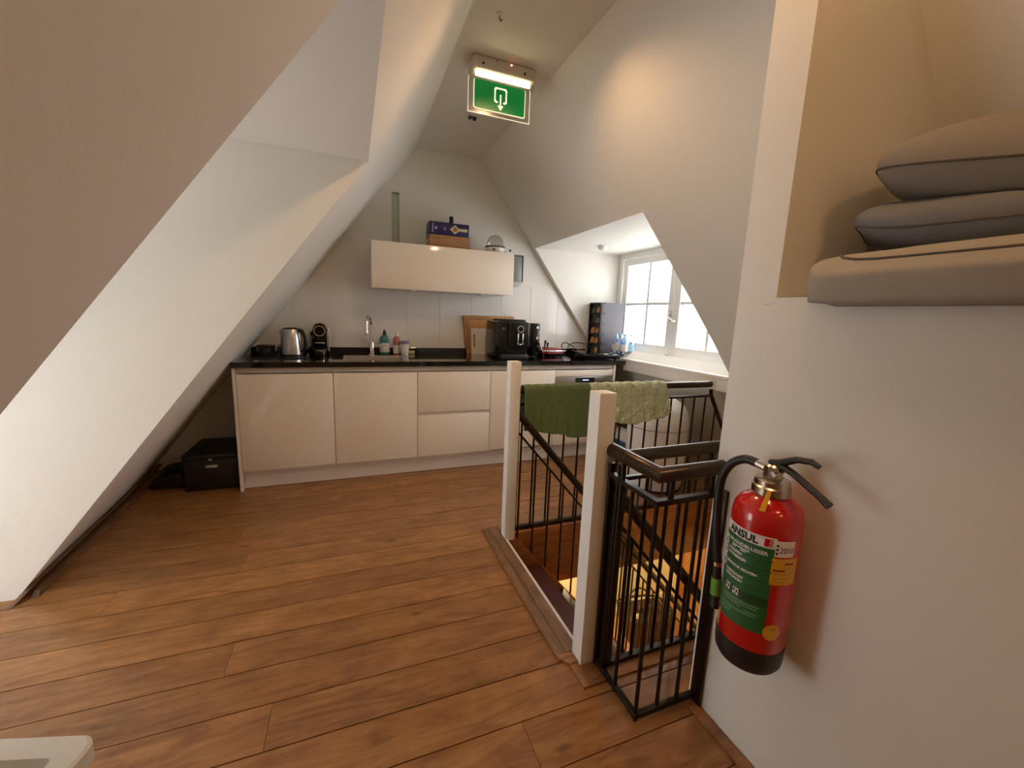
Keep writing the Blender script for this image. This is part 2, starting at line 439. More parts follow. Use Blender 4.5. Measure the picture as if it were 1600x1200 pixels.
for a, c in ((y0+.06, -1.58), (-1.52, y1-.06)):
    MB().box((XDW-.034, a, .12), (XDW-.030, c, 1.46)).build('pane', GLASS, wn)

# right slope with the dormer opening
N0, N1 = (XR(0.93), -1.15, 0.93), (XR(1.935), -1.03, 1.935)   # near edge of the opening, foot and top
ZRD = 1.935; CH = 0.55          # dormer ceiling, far cheek
offr = (0.09, 0, 0.07)
def RP(z, y): return (XR(z), y, z)
T1, T4, NB = RP(ZC+.02, -1.0), RP(ZRD, CH), RP(-.03, N0[1])
st(extruded([[RP(ZC+.02, YR), T1, N1, N0, NB, RP(-.03, YR)], [T1, RP(ZC+.02, YB+.05), RP(ZRD, YB+.05), T4, N1],
             [T4, RP(ZRD, YB+.05), RP(-.03, YB+.05), RP(-.03, CH), RP(.93, CH)], [N0, RP(.93, CH), RP(-.03, CH), NB]], offr).build('wall_right', WALL),
   'large warm-lit right roof slope with the window dormer cut into it', 'wall')
XW = 3.37
st(slab([(XR(ZRD)-.003, N1[1]-.02, ZRD), (XR(ZRD)-.003, CH+.03, ZRD), (XW+.12, CH+.03, ZRD+.02), (XW+.12, N1[1]-.12, ZRD+.02)], (0, 0, 0.06)).build('ceiling_dormer_right', WALL),
   'white ceiling of the window dormer', 'ceiling')
st(slab([(XR(ZRD)+.003, CH+.0005, ZRD+.03), (XW+.12, CH+.0005, ZRD+.04), (XW+.12, CH+.0005, 0.85), (XR(0.85)+.003, CH+.0005, 0.85)], (0, 0.05, 0)).build('wall_dormer_right_far', WALL),
   'white dormer cheek beside the window, behind the capsule tower', 'wall')
st(slab([(N1[0]+.012, N1[1], N1[2]+.03), (XW+.12, N1[1], ZRD+.03), (XW+.12, N0[1], 0.85), (N0[0]+.012, N0[1], N0[2]-.03)], (0, -0.05, 0)).build('wall_dormer_right_near', WALL),
   'near cheek of the window dormer, hidden by the slope', 'wall')

# kitchen gable wall and its tiles
wb = st(slab([(XL(0, 1)-.2, YB, -0.03), (XE+.2, YB, -0.03), (XE+.2, YB, 0.3), (1.95, YB, ZC+.1), (1.17, YB, ZC+.1), (XL(0, 1)-.2, YB, 0.2)], (0, 0.1, 0)).build('wall_back', WALL),
   'white kitchen gable wall with tiled splashback', 'wall')
TJ = [0.29, 0.59, 0.89, 1.19, 1.49, 1.79, 2.09, 2.395, 2.695, 3.0]
def clip(P, inside):
    out = []
    for i in range(len(P)):
        p, q = P[i-1], P[i]; a, c = inside(*p), inside(*q)
        if (a >= 0) != (c >= 0):
            t = a/(a-c); out.append((p[0]+(q[0]-p[0])*t, p[1]+(q[1]-p[1])*t))
        if c >= 0: out.append(q)
    return out
for zr0, zr1 in ((0.935, 1.255), (1.255, 1.582)):
    for xa, xb in zip([-0.01]+TJ[:-1], TJ):
        g = 0.0013
        P = [(xa+g, zr0+g), (xb-g, zr0+g), (xb-g, zr1-g), (xa+g, zr1-g)]
        P = clip(P, lambda x, z: x-XL(z, 1)-.002)
        if len(P) > 2: P = clip(P, lambda x, z: XR(z)-.004-x)
        if len(P) > 2: MB().prism([(x, YB-.006, z) for x, z in P], (0, 0.008, 0)).build('tile', TILE, wb)

# wall behind the viewer and the partition with the cushion niche
st(slab([(XL(0)-.2, YR, -0.03), (XE+.2, YR, -0.03), (1.95, YR, ZC+.1), (1.17, YR, ZC+.1)], (0, -0.1, 0)).build('wall_rear', WALL),
   'plain gable wall behind the viewer', 'wall')
XP, ZS = 1.815, 1.365
b = MB()
b.box((XP, YR-.02, -0.03), (XP+.10, -2.387, ZS-.02))                       # low wall with the extinguisher
b.prism([(XP, -2.268, -0.4), (XE+.1, -2.268, -0.4), (XE+.1, -2.268, 0.1), (XR(ZC)+.04, -2.268, ZC+.02), (XP, -2.268, ZC+.02)], (0, -0.119, 0))
b.box((XP, YR-.02, ZS-.02), (XR(ZS)+.05, -2.387, ZS))                      # niche floor
st(b.build('wall_partition', WALL), 'white partition wall carrying the fire extinguisher, with cushion niche above', 'wall')
# hairline crack in the plaster below the niche corner
b = MB(); pts = [(-2.345, 1.349), (-2.36, 1.346), (-2.375, 1.347), (-2.388, 1.352)]
for (ya, za), (yb2, zb2) in zip(pts, pts[1:]):
    b.face([(XP-.0004, ya, za), (XP-.0004, yb2, zb2), (XP-.0004, yb2, zb2+.0012), (XP-.0004, ya, za+.0012)])
pw = bpy.data.objects['wall_partition']
b.build('plaster_crack', mat('crack_grey', (0.45, 0.42, 0.38), 0.9), pw)

# ------------------------------------------------------------------ floor
OX0, OX1, OY0, OY1 = 1.545, 3.30, -2.075, -1.06     # stairwell opening
b = MB()
b.box((XL(0)-1.35, YR-.1, -0.38), (OX0, YB+.1, -0.016)); b.box((OX1, YR-.1, -0.38), (XE+.2, YB+.1, -0.016))
b.box((OX0, OY1, -0.38), (OX1, YB+.1, -0.016)); b.box((OX0, YR-.1, -0.38), (OX1, OY0, -0.016))
fl = st(b.build('floor', SUB), 'brown oak plank floor running parallel to the kitchen', 'floor')
PW = 0.164
JO = {8: [0.2, -1.0], 7: [-0.27, 2.5], 6: [], 5: [], 4: [0.285], 3: [], 2: [0.465], 1: [], 0: [1.22, -0.4]}
row = 0
y = -2.170 + PW*17
while y > YR:
    ya, yb2 = y-PW, y
    y -= PW; row += 1
    if yb2 > YB+.02 and ya > YB: continue
    yb2 = min(yb2, YB+.02)
    xlo = -1.90 if (DN < (ya+yb2)/2 < F1[1]) else -0.80
    xhi = XP+.02 if yb2 < -2.28 else XE+.05
    cuts = JO.get(round((yb2+2.170)/PW))
    if cuts is None:
        cuts = []; x = xlo + random.uniform(0.5, 2.2)
        while x < xhi-.25: cuts.append(x); x += random.uniform(1.5, 2.4)
    segs = []; last = xlo
    for c in sorted(c for c in cuts if xlo+.1 < c < xhi-.1): segs.append((last, c)); last = c
    segs.append((last, xhi))
    rects = []
    for a, c in segs:
        if ya < OY1 and yb2 > OY0:                     # row touches the opening
            if a < OX0-.01: rects.append((a, min(c, OX0-.07), ya, yb2))
            if c > OX0:
                aa = max(a, OX0-.07)
                if yb2 > OY1: rects.append((aa, c, OY1+.02, yb2))
                if ya < OY0: rects.append((aa, c, ya, OY0-.02))
                if c > OX1+.05 : rects.append((max(a, OX1), c, max(ya, OY0), min(yb2, OY1)))
        else: rects.append((a, c, ya, yb2))
    for a, c, p, q in rects:
        if c-a < 0.02 or q-p < 0.01: continue
        dz = random.uniform(-0.0006, 0.0006)
        MB().box((a+.0008, p+.0020, -0.018), (c-.0008, q-.0020, dz)).build('floor_plank', FLOORW, fl)

# threshold boards round the stairwell
t1 = thing('trim_1', 'dark oak threshold along the open side of the stairwell between the white posts', 'threshold', (1.49, -1.5, 0), kind='structure')
MB().prism([(1.437, -1.0, 0), (1.437, -1.985, 0), (1.482, -1.985, 0), (1.482, -1.0, 0)], (0, 0, 0.012), .003).build('outer_board', TRIMW, t1, 30)
MB().prism([(1.482, -1.0, 0), (1.482, -1.985, 0), (1.534, -1.985, 0), (1.534, -1.0, 0)], (0, 0, 0.017), .003).build('inner_board', TRIMW, t1, 30)
MB().box((1.534, -1.985, -0.04), (1.549, -1.09, 0.012), .002).build('white_strip', FRAMEW, t1)
b = MB()
b.prism([(1.437, -1.985, 0), (1.534, -1.985, 0), (1.505, -2.035, 0), (1.470, -2.035, 0)], (0, 0, 0.014), .002)
b.build('end_board', TRIMX, t1, 30)
t2 = thing('trim_2', 'oak edging board at the near edge of the stairwell under the railing', 'threshold', (1.7, -2.1, 0), kind='structure')
b = MB(); b.prism([(1.470, -1.99, 0), (1.470, -2.135, 0), (1.60, -2.135, 0), (1.60, -2.075, 0), (1.545, -1.99, 0)], (0, 0, 0.010), .002); b.build('corner_board', TRIMX, t2, 30)
MB().box((1.60, -2.135, 0), (XE-.6, OY0+.002, 0.009), .002).build('edge_board', TRIMX, t2, 30)
t3 = thing('trim_3', 'orange wooden lining of the far side of the stairwell', 'lining', (2.4, OY1, -0.4), kind='structure')
MB().box((1.50, OY1-.02, -0.11), (3.30, OY1+.0, 0.0), .003).build('upper_board', FASCIA, t3, 30)
MB().box((1.50, OY1-.012, -0.40), (3.30, OY1+.0, -0.112), .002).build('lower_panel', FASCIA, t3, 30)
t4 = thing('trim_4', 'brown wooden lining of the near and left sides of the stairwell', 'lining', (1.6, OY0, -0.4), kind='structure')
MB().box((1.549, OY0, -0.40), (3.30, OY0+.012, -0.001)).build('near_panel', FASCIA, t4)
MB().box((1.535, OY0, -0.40), (1.549, OY1, -0.042)).build('left_panel', FASCIA, t4)

# skirting along the foot of the left slope
bb = thing('baseboard_left', 'dark wooden skirting boards along the foot of the left slope', 'skirting', (-0.6, -0.2, 0), kind='structure')
MB().hexa([(-0.640, -1.02, 0), (-0.622, -1.02, 0), (-0.70, 0.60, 0), (-0.73, 0.60, 0), (-0.600, -0.915, 0.055), (-0.582, -0.915, 0.055), (-0.66, 0.60, 0.055), (-0.69, 0.60, 0.055)]).build('board', SKIRT, bb)
MB().hexa([(-0.592, -0.965, 0), (-0.565, -0.965, 0), (-0.63, 0.60, 0), (-0.66, 0.60, 0), (-0.590, -0.94, 0.024), (-0.572, -0.94, 0.018), (-0.638, 0.60, 0.018), (-0.655, 0.60, 0.024)]).build('moulding', SKIRT, bb)
bb2 = thing('baseboard_dormer', 'low wooden strip at the foot of the bright dormer cheek', 'skirting', (-0.95, -0.97, 0), kind='structure')
MB().box((XDW, F0[1]-.014, 0), (-0.70, F0[1]-.001, 0.012)).build('strip', TRIMX, bb2)
MB().hexa([(-0.80, -1.0, 0), (-0.70, -1.08, 0), (-0.665, -1.04, 0), (-0.76, -0.96, 0), (-0.80, -1.0, 0.018), (-0.70, -1.08, 0.018), (-0.67, -1.045, 0.012), (-0.765, -0.965, 0.012)]).build('loose_moulding', SKIRT, bb2)

bp_ = thing('baseboard_partition', 'narrow oak floor strip along the foot of the white partition', 'skirting', (1.79, -3.5, 0), kind='structure')
MB().box((1.772, YR, .0), (XP-.001, -2.312, .007), .002).build('strip', TRIMX, bp_, 30)

# ------------------------------------------------------------------ window in the right dormer
wd = thing('window_1', 'white casement window with small panes in the dormer', 'window', (XW, -0.28, 0.97), kind='structure')
b = MB()
def wbar(y0, y1, z0, z1, x0=XW, x1=XW+.06, bev=0.004): return MB().box((x0, y0, z0), (x1, y1, z1), bev)
b.box((XW-.009, 0.485, .94), (XW+.079, CH-.001, ZRD+.015), .003); b.box((XW-.009, -1.18, .94), (XW+.079, -1.055, ZRD+.015), .003)
b.box((XW-.011, -1.18, 1.90), (XW+.081, CH-.0015, ZRD+.03), .003); b.box((XW-.03, -1.18, .92), (XW+.082, CH-.002, .975), .003)
b.build('frame', FRAMEW, wd, 30)
def sash(ya, yb2, mid):
    s = MB()
    z0, z1 = 0.98, 1.895
    s.box((XW-.005, ya-.075, z0), (XW+.045, ya, z1), .004); s.box((XW-.005, yb2, z0), (XW+.045, yb2+.055, z1), .004)
    s.box((XW-.004, yb2+.02, z0), (XW+.044, ya-.02, z0+.09), .004); s.box((XW-.004, yb2+.02, z1-.065), (XW+.044, ya-.02, z1), .004)
    o = s.build('sash', FRAMEW, wd, 30)
    zm = 1.45; ya2, yb3, z2, z3 = ya-.075, yb2+.055, z0+.09, z1-.065
    g = MB(); g.box((XW+.002, mid-.014, z2), (XW+.035, mid+.014, z3), .003); g.box((XW+.003, yb3, zm-.013), (XW+.034, ya2, zm+.013), .003)
    g.build('glazing_bar', FRAMEW, o, 30)
    for p, q in ((yb3, mid-.014), (mid+.014, ya2)):
        for r1, r2 in ((z2, zm-.013), (zm+.013, z3)):
            MB().box((XW+.018, p, r1), (XW+.022, q, r2)).build('pane', GLASS, o)
    return o
s1 = sash(0.468, -0.278, 0.068)
s2 = sash(-0.29, -1.045, -0.69)
b = MB(); b.box((XW-.016, -0.300, .985), (XW-.003, -0.268, 1.895), .003); b.build('cover_strip', FRAMEW, wd, 30)
b = MB(); b.box((XW-.022, -0.298, 1.29), (XW-.012, -0.272, 1.39), .002); b.tube([(XW-.02, -0.285, 1.345), (XW-.05, -0.285, 1.345), (XW-.055, -0.315, 1.325), (XW-.055, -0.375, 1.295)], .008, 8)
b.build('window_handle', INOX, wd, 40)
b = MB(); b.tube([(XW-.02, -0.282, 1.00), (XW-.02, -0.282, 0.965)], .009, 8); b.box((XW-.03, -.30, .955), (XW-.01, -.265, .985)); b.build('bolt', INOX, wd, 40)
for z in (1.62, 1.15): MB().tube([(XW-.014, 0.478, z), (XW-.014, 0.478, z+.09)], .008, 8).build('hinge', FRAMEW, wd, 40)
sill = thing('trim_5', 'white window sill with apron board under the dormer window', 'window sill', (3.2, -0.3, 0.83), kind='structure')
MB().box((3.118, CH, 0.905), (XW, -1.145, 0.932), .004).build('sill_board', FRAMEW, sill, 30)
MB().box((3.124, .02, .822), (3.15, -1.42, .9045), .003).build('apron', FRAMEW, sill, 30)

# ------------------------------------------------------------------ kitchen base units
ZT, ZB_, DY = 0.830, 0.144, 0.020      # fronts: top, bottom, thickness
def unit(label, i):
    u = thing('base_cabinet', label, 'cabinet', ((0.6*i+.3), 0.3, 0.0))
    b = MB(); x0, x1 = .6*i+.001, .6*i+.599
    b.box((x0, DY+.002, .12), (x0+.016, .60, .876)); b.box((x1-.016, DY+.002, .12), (x1, .60, .876))
    b.box((x0+.016, DY+.002, .12), (x1-.016, .60, .136)); b.box((x0+.016, .585, .136), (x1-.016, .60, .876))
    if i != 4: b.box((x0+.016, DY+.02, .82), (x1-.016, .50, .834))
    b.build('carcass', CARC, u)
    MB().box((x0-.0005, .010, .838), (x1+.0005, .026, .8765), .002).build('grip_rail', ALU, u)
    return u
def front(u, name, x0, x1, z0, z1, m=None):
    return MB().box((x0+.0022, 0.0, z0), (x1-.0022, DY, z1), .0015).build(name, m or CREAM, u, 30)
u1 = unit('white base cabinet with single door at the left end under the slope', 0); front(u1, 'door', 0, .6, ZB_, ZT)
b = MB(); b.box((-.020, -.004, .0), (-.001, .60, .8765), .001); b.build('end_panel', CARC, u1)
u2 = unit('white single-door base cabinet under the sink', 1); front(u2, 'door', .6, 1.2, ZB_, ZT)
u3 = unit('white base cabinet with two wide drawers below the cutting boards', 2)
front(u3, 'drawer', 1.2, 1.8, .506, ZT); front(u3, 'drawer', 1.2, 1.8, ZB_, .478)
MB().box((1.205, .012, .478), (1.795, .03, .506)).build('grip_rail', ALU, u3)
u4 = unit('white tall-door unit between the drawers and the oven', 3); front(u4, 'door', 1.8, 2.4, ZB_+.005, ZT)
u5 = unit('white oven housing unit at the right end of the worktop', 4)
front(u5, 'top_panel', 2.4, 3.0, .772, ZT); front(u5, 'drawer', 2.4, 3.0, ZB_, .335)
b = MB(); b.box((3.001, -.004, .0), (3.022, .60, .8765), .001); b.build('end_panel', CARC, u5)
ov = thing('oven', 'built-in steel oven with dark display behind the towels', 'oven', (2.7, 0.02, 0.34))
MB().box((2.404, -.004, .705), (2.996, .34, .768), .002).build('control_panel', INOX, ov, 30)
MB().box((2.404, -.004, .340), (2.996, .34, .700), .003).build('oven_door', BLACKP, ov, 30)
MB().box((2.60, -.0052, .715), (2.80, -.0035, .760)).build('display', DISP, ov)
MB().box((2.675, -.0058, .733), (2.735, -.0050, .742)).build('display_glow', DIGIT, ov)
b = MB(); b.tube([(2.45, -.004, .672), (2.45, -.035, .672), (2.95, -.035, .672), (2.95, -.004, .672)], .008, 8); b.build('oven_handle', INOX, ov, 40)
tag(MB().box((.002, .048, .003), (2.998, .062, .118), .001).build('plinth_board', PLIN), 'long pale plinth board below the kitchen fronts', 'plinth')

# worktop with sink cut-out
wt = thing('worktop', 'long glossy black worktop with upstand', 'worktop', (1.5, .3, .878))
SX0, SX1, SY0, SY1 = .68, 1.115, .075, .415
b = MB(); z0, z1 = .878, .915
b.box((-.022, -.022, z0), (SX0, YB-.002, z1)); b.box((SX1, -.022, z0), (3.115, YB-.002, z1))
b.box((SX0, -.022, z0), (SX1, SY0, z1)); b.box((SX0, SY1, z0), (SX1, YB-.002, z1))
b.build('top', GRAN, wt)
MB().box((-.022, YB-.022, .915), (3.05, YB-.002, .968), .001).build('upstand', GRAN, wt)
sk = thing('sink', 'rectangular steel sink sunk into the black worktop', 'sink', (.9, .25, .74))
b = MB(); t = .004
def ring(z, i): return [(SX0+i, SY0+i, z), (SX1-i, SY0+i, z), (SX1-i, SY1-i, z), (SX0+i, SY1-i, z)]
R0, R1, R2, R3 = ring(.9165, -.014), ring(.9165, .002), ring(.757, .012), ring(.753, .14)
for A, B in ((R0, R1), (R1, R2)):
    for i in range(4): b.face([A[i], A[(i+1) % 4], B[(i+1) % 4], B[i]])
b.face(R2)
b.build('bowl', INOX, sk, recalc=True)
MB().lathe((.89, .25, .757), [(.0, .001), (.036, .001), (.04, .003), (.044, .003), (.044, 0)], 20).build('drain', CHROME, sk, 40)
fa = thing('kitchen_tap', 'chrome kitchen tap with tall curved spout behind the sink', 'tap', (.885, .46, .915))
MB().lathe((.885, .46, .915), [(.026, 0), (.026, .006), (.021, .01), (.021, .10), (.019, .108), (.0, .108)], 20).build('tap_body', CHROME, fa, 40)
pts = [(.885, .46, 1.02), (.885, .46, 1.14)] + [(.885-.022*(1-math.cos(a)), .46-.072*(1-math.cos(a)), 1.165+.075*math.sin(a)) for a in [PI*k/10 for k in range(0, 11)]] + [(.841, .316, 1.12)]
MB().tube(pts, .0115, 12).build('spout', CHROME, fa, 50)
MB().lathe((.841, .316, 1.09), [(.013, 0), (.0145, .004), (.0145, .04), (.012, .045)], 14).build('nozzle', CHROME, fa, 40)
b = MB(); b.tube([(.90, .455, .995), (.935, .44, .996), (1.0, .42, 1.004)], [.010, .009, .008], 10); b.build('lever', CHROME, fa, 40)

# ------------------------------------------------------------------ wall cabinet and what stands on it
wc = thing('wall_cabinet', 'glossy cream wall cabinet with one wide lift-up front', 'cabinet', (1.48, .44, 1.465))
CX0, CX1, CZ0, CZ1, CY = .888, 2.072, 1.466, 1.824, .27
MB().box((CX0+.002, CY+.021, CZ0+.004), (CX1-.002, YB, CZ1-.002), .001).build('carcass', CARC, wc, 30)
MB().box((CX0, CY, CZ0), (CX1, CY+.019, CZ1), .002).build('front', CREAM, wc, 30)
for x in (1.20, 1.80):
    o = MB().lathe((x, .37, CZ0-.012), [(.028, 0), (.033, .004), (.033, .016)], 18).build('under_light', WHITEP, wc, 40)
gv = thing('glass_cylinder', 'tall clear glass cylinder standing on the wall cabinet', 'vase', (1.085, .40, CZ1))
b = MB(); b.lathe((1.085, .40, CZ1), [(0, .0), (.031, .0), (.031, .395), (.027, .395), (.027, .012), (0, .012)], 20); b.build('glass_wall', CLEAR, gv, 40)
MB().lathe((1.085, .40, CZ1+.392), [(.0265, 0), (.0315, 0), (.0315, .004), (.0265, .004)], 20).build('rim', mat('grey_glass_rim', (.30, .30, .28), .2), gv, 40)
wbx = thing('wooden_box', 'pale wooden box under the navy box on the wall cabinet', 'box', (1.515, .42, CZ1))
MB().box((1.35, .35, CZ1), (1.69, .52, CZ1+.098), .008).build('box_body', BOXW, wbx, 30)
MB().box((1.345, .345, CZ1+.083), (1.695, .525, CZ1+.105), .006).build('lid', BOXW, wbx, 30)
b = MB(); b.box((1.695, .42, CZ1), (1.712, .46, CZ1+.05), .003); b.build('clasp', TRIMX, wbx, 30)
nb = thing('gift_box', 'navy blue carton with cream diamond print on the wooden box', 'box', (1.515, .42, CZ1+.106))
bx0, bx1, bz0, bz1, by = 1.345, 1.680, CZ1+.106, CZ1+.206, .345
MB().box((bx0, by, bz0), (bx1, .50, bz1), .002).build('carton', BLUEB, nb, 30)
b = MB(); dx, dz = 1.560, (bz0+bz1)/2
b.prism([(dx-.045, by-.0014, dz), (dx, by-.0014, dz-.037), (dx+.045, by-.0014, dz), (dx, by-.0014, dz+.037)], (0, .001, 0))
b.box((dx+.03, by-.0014, dz-.011), (bx1-.012, by-.0004, dz+.012)); b.build('diamond_print', TAN, nb)
b = MB(); b.lathe((dx, by-.0022, dz), [(0, 0), (.019, 0), (.019, .0008), (0, .0008)], 16, 'y'); b.build('seal_print', GOLD, nb)
MB().box((bx0+.022, by-.001, bz0+.012), (bx0+.034, by-.0002, bz1-.012)).build('lilac_bar', LILAC, nb)
MB().prism([(bx0+.04, by-.001, dz), (bx0+.055, by-.001, dz-.015), (bx0+.07, by-.001, dz), (bx0+.055, by-.001, dz+.015)], (0, .0008, 0)).build('lilac_diamond', LILAC, nb)
MB().prism([(bx0+.115, by-.001, dz), (bx0+.127, by-.001, dz-.015), (bx0+.139, by-.001, dz), (bx0+.127, by-.001, dz+.015)], (0, .0008, 0)).build('lilac_diamond', LILAC, nb)
bt = thing('bottle', 'glass bottle with black cap showing above the navy carton', 'bottle', (1.575, .545, CZ1))
MB().lathe((1.575, .56, CZ1), [(0, 0), (.030, 0), (.033, .01), (.033, .16), (.013, .20), (.012, .225), (0, .225)], 16).build('bottle_body', CLEAR, bt, 40)
MB().lathe((1.575, .56, CZ1+.225), [(.0, 0), (.018, 0), (.018, .078), (.0, .078)], 16).build('cap', BLACKM, bt, 40)
eg = thing('egg_cooker', 'small white egg cooker with smoky dome on the wall cabinet', 'egg cooker', (1.94, .40, CZ1))
MB().lathe((1.935, .40, CZ1), [(0, 0), (.075, 0), (.083, .012), (.088, .045), (.080, .05), (0, .05)], 24).build('base', WHITEP, eg, 40)
MB().lathe((1.935, .40, CZ1+.05), [(.085, 0), (.089, .004), (.089, .010), (.083, .013)], 24).build('ring', GREYP, eg, 40)
MB().lathe((1.935, .40, CZ1+.062), [(.078, 0), (.076, .03), (.062, .068), (.035, .092), (0, .10)], 24).build('dome', SMOKE, eg, 50)
b = MB(); b.box((2.015, .36, CZ1+.008), (2.065, .41, CZ1+.040), .008); b.build('handle', WHITEP, eg, 30)
MB().box((2.058, .355, CZ1+.024), (2.072, .40, CZ1+.045), .004).build('grip', BLACKM, eg, 30)
MB().lathe((1.90, .318, CZ1+.026), [(0, 0), (.009, 0), (.009, .008), (0, .008)], 12, 'y').build('switch', BLACKM, eg)
dp = thing('towel_dispenser', 'grey and white dispenser on the wall at the right of the wall cabinet', 'dispenser', (2.18, .52, 1.56))
MB().box((2.125, .44, 1.60), (2.225, YB, 1.835), .012).build('housing', mat('grey_dispenser', (.26, .27, .27), .3, .2), dp, 30)
MB().prism([(2.125, .43, 1.60), (2.225, .43, 1.60), (2.215, .46, 1.565), (2.135, .50, 1.545)], (0, .12, 0), .004).build('outlet', WHITEP, dp, 30)
b = MB(); b.box((2.222, .436, 1.60), (2.230, .456, 1.838), .002); b.box((2.125, .436, 1.828), (2.230, .456, 1.840), .002); b.build('rim', GREYP, dp, 30)

# ------------------------------------------------------------------ things on the worktop
ZW = .9155
kt = thing('kettle', 'brushed steel electric kettle with black handle at the left of the worktop', 'kettle', (.305, .36, ZW))
MB().lathe((.30, .36, ZW), [(0, 0), (.085, 0), (.085, .012), (.078, .018), (0, .018)], 28).build('power_base', BLACKM, kt, 40)
MB().lathe((.30, .36, ZW+.019), [(0, 0), (.078, 0), (.079, .01), (.072, .12), (.062, .182), (.058, .19)], 32).build('jug', INOX, kt, 50)
MB().lathe((.30, .36, ZW+.2085), [(.058, 0), (.058, .006), (.03, .012), (0, .013)], 28).build('lid', BLACKM, kt, 40)
b = MB(); b.tube([(.345, .34, ZW+.205), (.375, .32, ZW+.20), (.398, .31, ZW+.16), (.402, .31, ZW+.09), (.385, .32, ZW+.05), (.372, .325, ZW+.04)], [.013, .015, .014, .013, .012, .010], 10); b.build('handle', BLACKM, kt, 50)
MB().prism([(.215, .40, ZW+.20), (.245, .375, ZW+.205), (.245, .405, ZW+.205)], (0, 0, -.03)).build('spout', INOX, kt)
cm = thing('capsule_coffee_machine', 'slim black capsule coffee machine beside the kettle', 'coffee machine', (.49, .45, ZW))
MB().box((.435, .42, ZW), (.545, .592, ZW+.06), .012).build('base', BLACKP, cm, 40)
b = MB(); b.lathe((.49, .44, ZW), [(0, .0), (.050, .0), (.052, .008), (.052, .035), (.048, .04), (0, .04)], 22); b.build('cup_stand', BLACKP, cm, 40)
MB().lathe((.49, .44, ZW+.04), [(0, 0), (.046, 0), (.046, .004), (0, .004)], 22).build('drip_grid', CHROME, cm, 40)
MB().prism([(.437, .46, ZW+.05), (.543, .46, ZW+.05), (.543, .46, ZW+.20), (.525, .46, ZW+.245), (.49, .46, ZW+.258), (.455, .46, ZW+.245), (.437, .46, ZW+.20)], (0, .135, 0), .006).build('tower', BLACKP, cm, 40)
MB().lathe((.49, .44, ZW+.195), [(.0, .012), (.034, .012), (.036, .0), (.043, .0), (.043, .03), (0, .03)], 24, 'y').build('dial_ring', CHROME, cm, 40)
MB().lathe((.49, .448, ZW+.195), [(0, .0), (.035, .0), (.035, .01), (0, .01)], 24, 'y').build('dial', BLACKP, cm, 40)
MB().box((.452, .425, ZW+.095), (.528, .462, ZW+.105), .003).build('chrome_bar', CHROME, cm, 30)
MB().box((.465, .425, ZW+.105), (.515, .465, ZW+.14), .008).build('outlet', BLACKP, cm, 30)
b = MB(); b.tube([(.553, .50, ZW+.03), (.556, .50, ZW+.20), (.55, .50, ZW+.225)], .004, 6); b.build('side_arm', CHROME, cm, 40)
so = thing('wall_socket', 'white wall socket with a black plug behind the capsule machine', 'socket', (.455, .605, 1.09))
MB().box((.415, .600, 1.035), (.495, .6135, 1.115), .004).build('cover_plate', WHITEP, so, 30)
MB().lathe((.43, .570, 1.08), [(0, 0), (.018, 0), (.022, .03), (0, .03)], 14, 'y').build('plug', BLACKM, so, 40)
b = MB(); b.tube([(.43, .575, 1.075), (.425, .56, 1.02), (.42, .565, .96), (.43, .55, .925), (.45, .53, .922)], .004, 6); b.build('plug_cable', BLACKM, so, 40)
# glass jars left of the kettle
g1 = thing('glass_bowl', 'glass bowl with dark lid at the far left of the worktop', 'bowl', (.125, .36, ZW))
MB().lathe((.125, .36, ZW), [(0, .0), (.040, .0), (.058, .04), (.062, .075), (.058, .075), (.054, .042), (.037, .006), (0, .006)], 22).build('bowl_wall', CLEAR, g1, 40)
MB().lathe((.125, .36, ZW+.0755), [(0, 0), (.066, 0), (.068, .006), (.05, .012), (0, .014)], 22).build('lid', LEATH, g1, 40)
g2 = thing('drinking_glass', 'small clear drinking glass between the bowl and the kettle', 'glass', (.197, .46, ZW))
MB().lathe((.197, .46, ZW), [(0, 0), (.030, 0), (.036, .085), (.033, .085), (.027, .006), (0, .006)], 18).build('glass_wall', CLEAR, g2, 40)
tr = thing('black_tray', 'low black tray under the bowl and kettle', 'tray', (.20, .34, ZW))
# (the tray is thin: a rim and a bed)
MB().box((.055, .20, ZW), (.42, .27, ZW+.004), .001).build('tray_lip', BLACKM, tr)
# bottles by the sink
s_ = thing('dish_soap_bottle', 'teal washing-up liquid bottle with black cap behind the tap', 'bottle', (.995, .53, ZW))
def oval(c, prof, n=20, ky=0.6):
    m_ = MB()
    m_.lathe((0, 0, 0), prof, n)
    for v in m_.bm.verts: v.co = Vector((c[0]+v.co.x, c[1]+v.co.y*ky, c[2]+v.co.z))
    return m_
oval((.995, .53, ZW), [(0, 0), (.036, 0), (.040, .01), (.041, .06), (.037, .10), (.041, .13), (.030, .158), (.012, .168), (0, .168)]).build('bottle_body', TEAL, s_, 40)
MB().lathe((.995, .53, ZW+.168), [(0, 0), (.016, 0), (.016, .02), (.008, .032), (.008, .045), (0, .045)], 14).build('cap', BLACKM, s_, 40)
oval((.995, .528, ZW+.02), [(.0405, 0), (.0425, .02), (.0425, .05), (.036, .078)], 20).build('paper_label', WHITEL, s_, 40)
s_ = thing('hand_soap_bottle', 'pink hand soap bottle with white cap beside the teal bottle', 'bottle', (1.098, .53, ZW))
oval((1.098, .53, ZW), [(0, 0), (.030, 0), (.032, .01), (.031, .10), (.030, .135), (.018, .155), (.012, .157), (0, .157)]).build('bottle_body', PINK, s_, 40)
MB().lathe((1.098, .53, ZW+.157), [(0, 0), (.016, 0), (.015, .03), (.007, .034), (.007, .05), (0, .05)], 14).build('cap', WHITEP, s_, 40)
oval((1.098, .529, ZW+.012), [(.0322, 0), (.0335, .02), (.0335, .055), (.0325, .07)], 20).build('paper_label', WHITEL, s_, 40)
s_ = thing('paper_cup', 'white cup with purple rim next to the pink soap bottle', 'cup', (1.158, .47, ZW))
